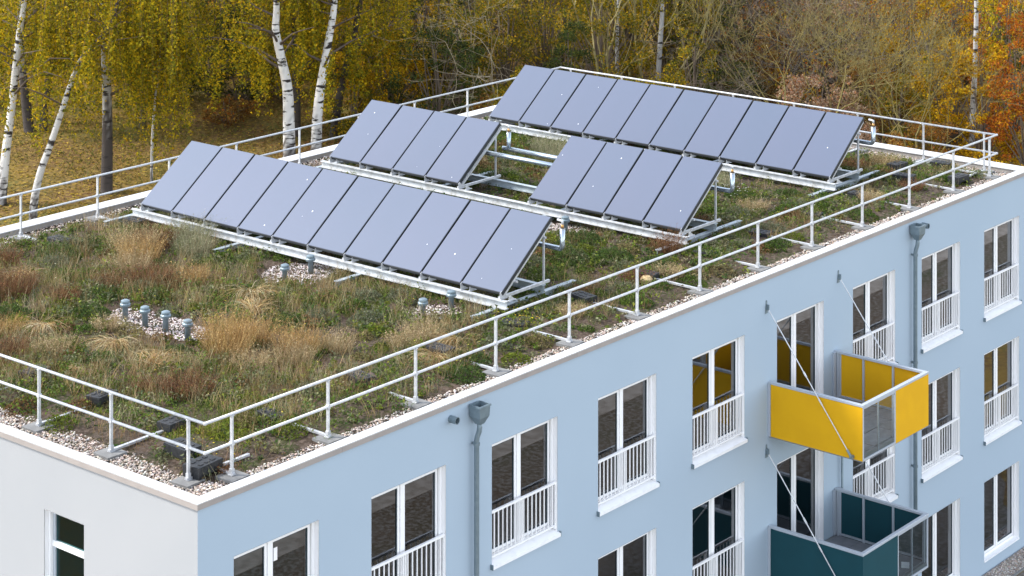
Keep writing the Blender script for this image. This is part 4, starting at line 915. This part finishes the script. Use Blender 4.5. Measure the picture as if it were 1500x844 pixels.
def bush(u, d, W, H, palette, leaf=.05, n=3500, trunk=.06, z0=.15, label='', group='', name='shrub', dens_in=.55, dx=None, twig=(.13, .10, .075), wts=None):
    d = d - 7; n = int(n * 1.35); leaf = leaf * 1.12
    base = ground_at(u, d); e = tree_obj(name, base, label, group, 'shrub' if name == 'shrub' else 'tree')
    ncl = int(28 + W * H * 2.2); cl = []
    lines = []
    for k in range(ncl):
        th = rnd(0, 6.28); ph = math.acos(rnd(-.85, 1)); r_ = rnd(.45, 1) ** .5
        c = np.array([W / 2 * r_ * math.sin(ph) * math.cos(th), W / 2 * r_ * math.sin(ph) * math.sin(th), H * (.46 + .52 * r_ * math.cos(ph))]); c[2] = max(c[2], .12)
        cl.append(c)
    for c in cl[::2]:
        mid = c * np.array([.35, .35, .55]) + rng.normal(0, .08, 3); lines.append(([base + [rnd(-.1, .1), rnd(-.1, .1), -.05], base + mid, base + c], [trunk * .8, trunk * .45, .008], twig))
    lines.append(([base + [0, 0, -.1], base + [rnd(-.1, .1), rnd(-.1, .1), H * .4], base + [rnd(-.2, .2), rnd(-.2, .2), H * .85]], [trunk * 1.3, trunk, trunk * .3], twig))
    V, Fq, C = tubes_np(lines, 5); tpart(e, base, 'branches', V, Fq, C, M_TWIG)
    cl = np.array(cl); sz = rnd(.16, .42, ncl) * (W / 3.2) ** .5; k = rng.choice(ncl, n, p=sz ** 2 / (sz ** 2).sum())
    dirs = rng.normal(size=(n, 3)); dirs /= np.linalg.norm(dirs, axis=1)[:, None]
    P = cl[k] + dirs * (sz[k] * rng.random(n) ** .4)[:, None] * [1.15, 1.15, .8]; P[:, 2] = np.maximum(P[:, 2], .03)
    tone = rnd(.75, 1.25, ncl)[k][:, None]
    V, Fq, C = leaf_tris(P + base, rnd(.6, 1.15, n) * leaf, np.clip(pal(n, palette, wts, .4) * tone, .003, .8)); tpart(e, base, 'crown', V, Fq, C, M_LEAF)
    return e

def bare(u, d, H, col, label, group, spread=.55, depth_=5, r0=.11, leafpal=None, nl=900, tilt=0, name='bare_tree', leaf=.04, stems=1, up=.0):
    d = d - 6
    base = ground_at(u, d); e = tree_obj(name, base, label, group); lines = []; tips = []
    def grow(p, dr, L_, r, k):
        q = [p]; dd = dr.copy()
        for s_ in range(3):
            dd = dd + rng.normal(0, .13, 3); dd[2] += .04 + up; dd /= np.linalg.norm(dd); q.append(q[-1] + dd * L_ / 3)
        r1 = r * .62; cc = np.array(col) * rnd(.75, 1.3); lines.append((q, [r, r * .85, r * .72, r1], cc))
        if k <= 2: tips.append(np.array(q[1:]))
        if k == 0: return
        for s_ in range(random.choice([2, 3, 3]) if k > 1 else 3):
            nd = dd * .75 + rng.normal(0, spread, 3); nd[2] = nd[2] * .7 + up * 2; nd /= np.linalg.norm(nd); grow(q[random.choice([2, 3, 3])] if s_ else q[3], nd, L_ * rnd(.62, .85), r1 * rnd(.7, .95), k - 1)
    for s_ in range(stems):
        d0 = np.array([rnd(-.25, .25) * (stems > 1) * 1.6 + tilt, rnd(-.25, .25) * (stems > 1) * 1.6, 1.0]); d0 /= np.linalg.norm(d0); grow(base + [rnd(-.2, .2) * (stems > 1), rnd(-.2, .2) * (stems > 1), -.1], d0, H * .34, r0 * (1 if s_ == 0 else .7), depth_)
    V, Fq, C = tubes_np([l for l in lines if l[1][0] > .028], 7) ; tpart(e, base, 'trunk', V, Fq, C, M_TWIG, True)
    V, Fq, C = tubes_np([([*l[0]], [max(r, .0045) for r in l[1]], l[2]) for l in lines if l[1][0] <= .028], 3); tpart(e, base, 'branches', V, Fq, C, M_TWIG)
    if leafpal:
        T_ = np.concatenate(tips); k = rng.integers(0, len(T_), nl); P = T_[k] + rng.normal(0, .12, (nl, 3)); P[:, 2] = np.maximum(P[:, 2], base[2] + .1)
        V, Fq, C = leaf_tris(P, rnd(.6, 1.2, nl) * leaf, pal(nl, leafpal, jit=.3)); tpart(e, base, 'crown', V, Fq, C, M_LEAF)
    return e

# birches at the left, trunks placed from their feet on the lawn
def fd(u, v): return on_ground(u, v)[1]
birch([(48, 325), (51, 290), (60, 250), (74, 212), (88, 170), (103, 125), (118, 88), (150, 52), (168, 20)], 11, fd(48, 325), hang=[(70, 260, 0, 150, 60, 1.5)], label='slender birch leaning over in a bow, foot just behind the corner railing', group='leaning birch', dark_h=.1, white=.5, dark_top=6.0)
birch([(2, 300), (8, 230), (18, 150), (27, 60), (36, 0)], 13, fd(2, 300), hang=[(-60, 110, -10, 100, 40, 1.5)], label='straight white birch on the lawn edge with bright clean bark', group='white lawn birch', dark_h=.05)
birch([(156, 283), (157, 220), (157, 150), (154, 80), (152, 30)], 16, fd(156, 283), hang=[(130, 270, 0, 170, 85, 1.8)], label='upright birch with blackened lower trunk standing alone on the lawn', group='dark-footed birch', dark_h=2.6, white=.45)
birch([(43, 192), (38, 150), (33, 100), (30, 40)], 14, fd(43, 192), hang=[(0, 120, 0, 80, 40, 1)], label='stout dark-based birch leaning left beside a darker twin', group='back birches', dark_h=2.4, white=.4)
birch([(63, 192), (66, 150), (74, 100), (80, 40)], 11, fd(63, 192), hang=[(60, 180, 0, 100, 45, 1)], label='thin black-trunked birch, the darker one of a pair', group='back birches', dark_h=4, white=.3)
birch([(208, 186), (212, 150), (224, 100), (230, 40)], 9, fd(208, 186), hang=[(180, 285, -10, 150, 115, 1.5)], label='birch hidden in a hanging curtain of yellow-green leaves', group='curtain birch', dark_h=2, white=.4)
birch([(222, 258), (223, 210), (226, 160), (232, 100), (236, 40)], 4, fd(222, 268), hang=[(195, 265, 20, 235, 70, 1.0)], label='thin pale young birch sapling in front of the leaf curtain', group='birch saplings', dark_h=.0, white=.5, topH=7)
birch([(424, 232), (423, 180), (421, 130), (412, 85), (404, 45), (405, 0)], 17, fd(424, 232), hang=[(330, 470, -40, 60, 40, 1)], label='white birch with a kinked trunk, left one of the bright pair', group='bright birch pair', dark_h=.1, white=.72)
birch([(463, 225), (465, 170), (471, 120), (482, 55), (490, 0)], 15, fd(463, 225), hang=[(440, 560, -40, 50, 40, 1)], label='white birch leaning slightly right with smooth trunk, right one of the bright pair', group='bright birch pair', dark_h=.05, white=.74)
birch([(434, 215), (435, 160), (432, 100), (430, 40)], 11, fd(434, 200), hang=[(350, 450, -30, 130, 70, 1.5)], label='dark barked birch trunk close behind the white kinked birch', group='dark birches', dark_h=9, white=.2)
birch([(488, 205), (496, 150), (510, 85), (528, 0)], 12, fd(488, 200), hang=[(470, 600, -30, 130, 90, 1.5)], label='leaning grey-barked birch behind the bright pair', group='dark birches', dark_h=6, white=.32)
birch([(292, 60), (293, 30), (294, 0)], 9, 104, hang=[(250, 300, -40, 40, 20, 1)], label='pale birch stem rising above the dark bush', group='back birches', dark_h=.0, white=.5)

BL = {'yel': (YELG, 'dense yellow-green shrub at the woodland edge behind the birches', 'yellow-green shrubs'), 'gold': (GOLD, 'bright golden-yellow shrub in the woodland behind the roof', 'golden shrubs'),
      'olive': (OLIVE, 'olive-brown leafy shrub in the woodland behind the roof', 'olive shrubs'), 'green': (GREEN, 'dark green shaded bush in the woodland behind the roof', 'dark green bushes'),
      'red': (RED, 'orange-red autumn tree at the woodland edge', 'orange-red trees'), 'brown': (BROWN, 'russet brown leafy undergrowth bush behind the roof', 'russet bushes'), 'pink': (PINK, 'beige-pink shrub with withered seed heads behind the collectors', 'withered seed shrubs')}
ZONES = [(110, 'behind the leaning lawn birches'), (275, 'by the curtain of birch leaves'), (385, 'at the edge of the lawn beside the dark hollow'), (520, 'round the bright white birch pair'), (640, 'right of the bright birch pair above the split collector row'),
         (850, 'behind the split collector row, beside the small bare trees'), (1010, 'among the pale willows'), (1075, 'between the willows and the bare thicket'), (1290, 'in the bare thicket behind the end railing'), (1450, 'beside the slim birch at the roof end corner'), (9999, 'beyond the roof end corner post')]
KIND = {'yel': 'yellow-green', 'gold': 'golden-yellow', 'olive': 'olive-brown', 'green': 'dark green', 'red': 'orange-red', 'brown': 'russet brown', 'pink': 'beige-pink withered'}
def bu(u, d, W, H, k, n=3500, leaf=.05, **kw):
    p, l, g_ = BL[k]; zone = next(z for lim, z in ZONES if u < lim)
    l = ('low' if H < 2.3 else 'bushy' if H < 4 else 'tall leafy' if W < 4.4 else 'broad tall') + ' ' + KIND[k] + ' shrub ' + zone
    g_ = l; bush(u, d, W, H, p, leaf, n, label=l, group=g_, **kw)
# behind the lawn, left part
for (u, d, W, H, k, n) in [(-20, 96, 5, 5, 'olive', 3500), (25, 102, 5, 5.5, 'green', 3000), (90, 101, 5, 6, 'yel', 5500), (150, 103, 5, 6, 'yel', 5000), (200, 100, 3.6, 4.5, 'gold', 3500), (245, 97, 4, 7, 'yel', 7000), (200, 96, 2.4, 2.0, 'green', 1600),
                           (312, 97, 3.6, 4.2, 'green', 4500), (330, 100, 4, 6, 'green', 4000), (352, 96, 2.6, 3.0, 'green', 3000), (325, 105, 5, 5, 'brown', 4000), (345, 102, 2.5, 6.5, 'red', 1500), (380, 100, 4.2, 6.5, 'yel', 7000), (440, 101, 5, 6.5, 'yel', 8000), (500, 99, 4, 6.0, 'yel', 6000), (412, 97, 2.0, 2.6, 'yel', 1800), (335, 94, 2.2, 1.0, 'brown', 1500), (470, 106, 6, 6, 'olive', 3500),
                           (545, 97, 4.5, 6, 'gold', 6500), (520, 92, 2.6, 2.8, 'olive', 2500), (575, 93, 3.6, 4, 'gold', 4500), (610, 99, 4, 6.5, 'gold', 5500), (590, 88, 3.0, 2.6, 'yel', 3000), (560, 101, 4, 7, 'yel', 4000)]:
    bu(u, d, W, H, k, n)
# middle and right part
for (u, d, W, H, k, n) in [(640, 92, 4.2, 4.6, 'green', 4500), (640, 98, 4.5, 6, 'green', 4500), (670, 95, 3.6, 5, 'olive', 4200), (700, 100, 4.5, 6.5, 'olive', 5000), (640, 86, 3.2, 2.4, 'gold', 2600), (690, 86, 3.6, 2.4, 'olive', 3200), (740, 96, 4, 5, 'olive', 4500), (715, 90, 2.6, 2.4, 'brown', 2200), (770, 90, 3.4, 3.5, 'olive', 3600), (800, 97, 4, 6, 'olive', 5000), (760, 103, 5, 6, 'olive', 4000), (835, 92, 2.2, 5, 'green', 2500), (830, 100, 4, 6, 'yel', 3500),
                           (880, 95, 4, 6, 'olive', 4500), (940, 92, 4.5, 2.6, 'yel', 3000), (985, 92, 2.4, 2.0, 'gold', 2000), (920, 100, 5, 7, 'yel', 5500), (975, 99, 4, 7, 'yel', 4500), (1020, 98, 3.5, 6.5, 'olive', 4200), (1015, 92, 2.2, 4.8, 'olive', 2600), (1045, 98, 4, 6, 'green', 4200), (1060, 94, 3, 2.8, 'green', 2600), (1030, 90, 2.2, 1.8, 'green', 1500),
                           (1090, 103, 6, 5, 'brown', 4500), (1100, 96, 3.5, 2.2, 'brown', 2400), (1110, 91, 3.5, 1.6, 'olive', 2200), (1075, 88, 3, 1.2, 'brown', 1600), (1150, 97, 4, 3.0, 'brown', 2600), (1170, 88, 3, 1.8, 'brown', 2000), (1140, 104, 5, 6, 'brown', 4000), (1200, 90, 3.4, 3.6, 'pink', 3600), (1235, 88, 3.2, 3.0, 'pink', 3400), (1215, 96, 4, 5.5, 'pink', 3800), (1250, 84, 3, 2.2, 'pink', 2400), (1270, 103, 5, 6, 'brown', 4000), (1200, 104, 5, 6, 'olive', 3500), (1270, 92, 3, 3.4, 'brown', 2800),
                           (1310, 90, 3.2, 3.4, 'olive', 3200), (1300, 84, 3, 2.4, 'olive', 2400), (1320, 98, 4, 6, 'gold', 4200), (1350, 86, 3, 3, 'brown', 2800), (1360, 94, 4, 5.5, 'gold', 4500), (1395, 90, 3.4, 4.6, 'gold', 3800), (1380, 82, 2.8, 2.2, 'green', 2200), (1330, 80, 2.6, 1.6, 'green', 1800), (1420, 98, 4, 7, 'gold', 4500), (1440, 88, 3, 5.5, 'gold', 4500), (1400, 102, 5, 6, 'olive', 3500), (1430, 80, 2.6, 2.2, 'gold', 2200), (1462, 82, 2.6, 3, 'gold', 3000), (1480, 90, 3.6, 6.5, 'red', 6000), (1510, 86, 3.4, 6, 'red', 5000), (1495, 80, 2.6, 2.6, 'red', 3000), (1465, 96, 3, 7.5, 'gold', 4000), (1530, 92, 4, 7, 'green', 3500), (1475, 77, 2, 1.6, 'red', 1600)]:
    bu(u, d, W, H, k, n)
for i_, u in enumerate(range(530, 1330, 40)):
    bu(u, 111 + (i_ % 3) * 2, 5.2, 6.5, ['olive', 'yel', 'brown', 'green'][i_ % 4] if u < 1050 else ['brown', 'olive', 'gold', 'brown'][i_ % 4], 3000, .06)
# bare and thinly leaved trees
GT = (.17, .14, .105); YT = (.19, .155, .055); DT = (.10, .082, .066)
bare(545 + 185, 92, 7.5, (.30, .25, .17), 'small bare tree with pale forked branches in front of olive shrubs', 'small bare trees', depth_=5, r0=.07, spread=.5)
bare(690, 94, 7, (.28, .24, .16), 'small bare tree with pale forked branches in front of olive shrubs', 'small bare trees', depth_=5, r0=.06, spread=.5)
for u, d in ((862, 94), (905, 93), (945, 95), (975, 94), (925, 97), (890, 97), (1000, 96)):
    bare(u, d, 8.5, (.26, .22, .10), 'upright pale-twigged willow thinly set with yellow leaves', 'willows behind the collectors', spread=.30, depth_=5, r0=.07, leafpal=YELG, nl=1500, name='willow_tree', leaf=.045, stems=2, up=.10)
for u, d in ((1085, 97), (1130, 94), (1170, 92), (1195, 95), (1225, 92), (1255, 95), (1110, 100), (1150, 99)):
    bare(u, d, 8.5, GT if d % 2 else DT, 'leafless grey-branched tree in the thicket behind the end railing', 'bare trees in the thicket', spread=.55, depth_=5, r0=.10, leafpal=PINK + RED[:2], nl=420, stems=2)
for u, d in ((1160, 88), (1200, 87), (1300, 86), (1345, 84), (1240, 90)):
    bare(u, d, 7.5, YT, 'leafless shrub tree with yellowish upright twigs behind the end railing', 'yellow-twigged bare trees', spread=.42, depth_=5, r0=.055, stems=3, up=.05)
for u, d in ((1280, 94), (1320, 93), (1370, 92), (1405, 95)):
    bare(u, d, 8.5, DT, 'grey-branched tree keeping a few gold and rust leaves', 'thinly leaved trees', spread=.55, depth_=5, r0=.09, leafpal=GOLD + RED[:2], nl=2200, leaf=.055, stems=1)
for u, d in ((1045, 93), (1065, 91), (1030, 95)):
    bare(u, d, 4.5, GT, 'low tangle of grey bare brushwood beside the dark bush', 'brushwood tangles', spread=.8, depth_=5, r0=.05, stems=3)
birch([(1424, 232), (1425, 170), (1428, 100), (1430, 0)], 9, 82, label='pale slim birch rising straight behind the roof end corner', group='right birch', dark_h=.2, white=.42)
birch([(905, 130), (904, 60), (906, 0)], 6, 90, label='thin white birch stem among willow twigs beside the roof end railing', group='stem birches', dark_h=.2, white=.5)
birch([(962, 140), (966, 80), (970, 0)], 8, 89, label='mottled pale birch trunk among the willows', group='stem birches', dark_h=.2, white=.42)

# leaf litter on the lawn and under the woodland
n = 75000; u = rnd(-60, 1560, n) * np.where(rng.random(75000) < .45, .4, 1); d = rnd(68, 112, n); P = np.stack([CAM[0] + d * (FW[0] + RT[0] * (u - CX) / F), CAM[1] + d * (FW[1] + RT[1] * (u - CX) / F)], 1)
zz = tz(P[:, 0], P[:, 1]); P3 = np.stack([P[:, 0], P[:, 1], zz + rnd(.01, .06, n)], 1)
red = np.clip((u - 250) / 250, 0, 1) * (rng.random(n) < .75)
C = pal(n, [(.42, .29, .035), (.28, .18, .03), (.16, .11, .02), (.09, .10, .02), (.52, .38, .07)], [3, 3, 3, 3, 2], .35); C2 = pal(n, [(.30, .14, .04), (.22, .10, .035), (.36, .20, .07), (.16, .08, .035)], None, .3)
C = np.where((red > .5)[:, None], C2, C); V, Fq, C = leaf_tris(P3, rnd(.04, .085, n), C, .75)
o = npmesh('leaf_litter', V, Fq, M_LEAF, C); tag(o, 'fallen yellow and brown leaves covering the lawn behind the building', 'fallen leaves', kind='stuff')
n = 22000; u = rnd(-60, 620, n); d = rnd(68, 96, n); x = CAM[0] + d * (FW[0] + RT[0] * (u - CX) / F); y = CAM[1] + d * (FW[1] + RT[1] * (u - CX) / F); k = nz(x, y, .35, 3) > .48; x, y = x[k], y[k]; n = len(x)
a = rnd(0, 6.28, n); dd = np.stack([np.cos(a) * .5, np.sin(a) * .5, np.ones(n)], 1)
V, Fq, C = strips(np.stack([x, y, tz(x, y) - .02], 1), dd, rnd(.12, .3, n), .035, dd * [.4, .4, -.3], pal(n, [(.10, .11, .025), (.14, .13, .03), (.18, .14, .04)], None, .3), 2)
o = npmesh('lawn_grass', V, Fq, M_HERB, C); tag(o, 'rough green grass showing through fallen leaves on the lawn', 'grass', kind='stuff')
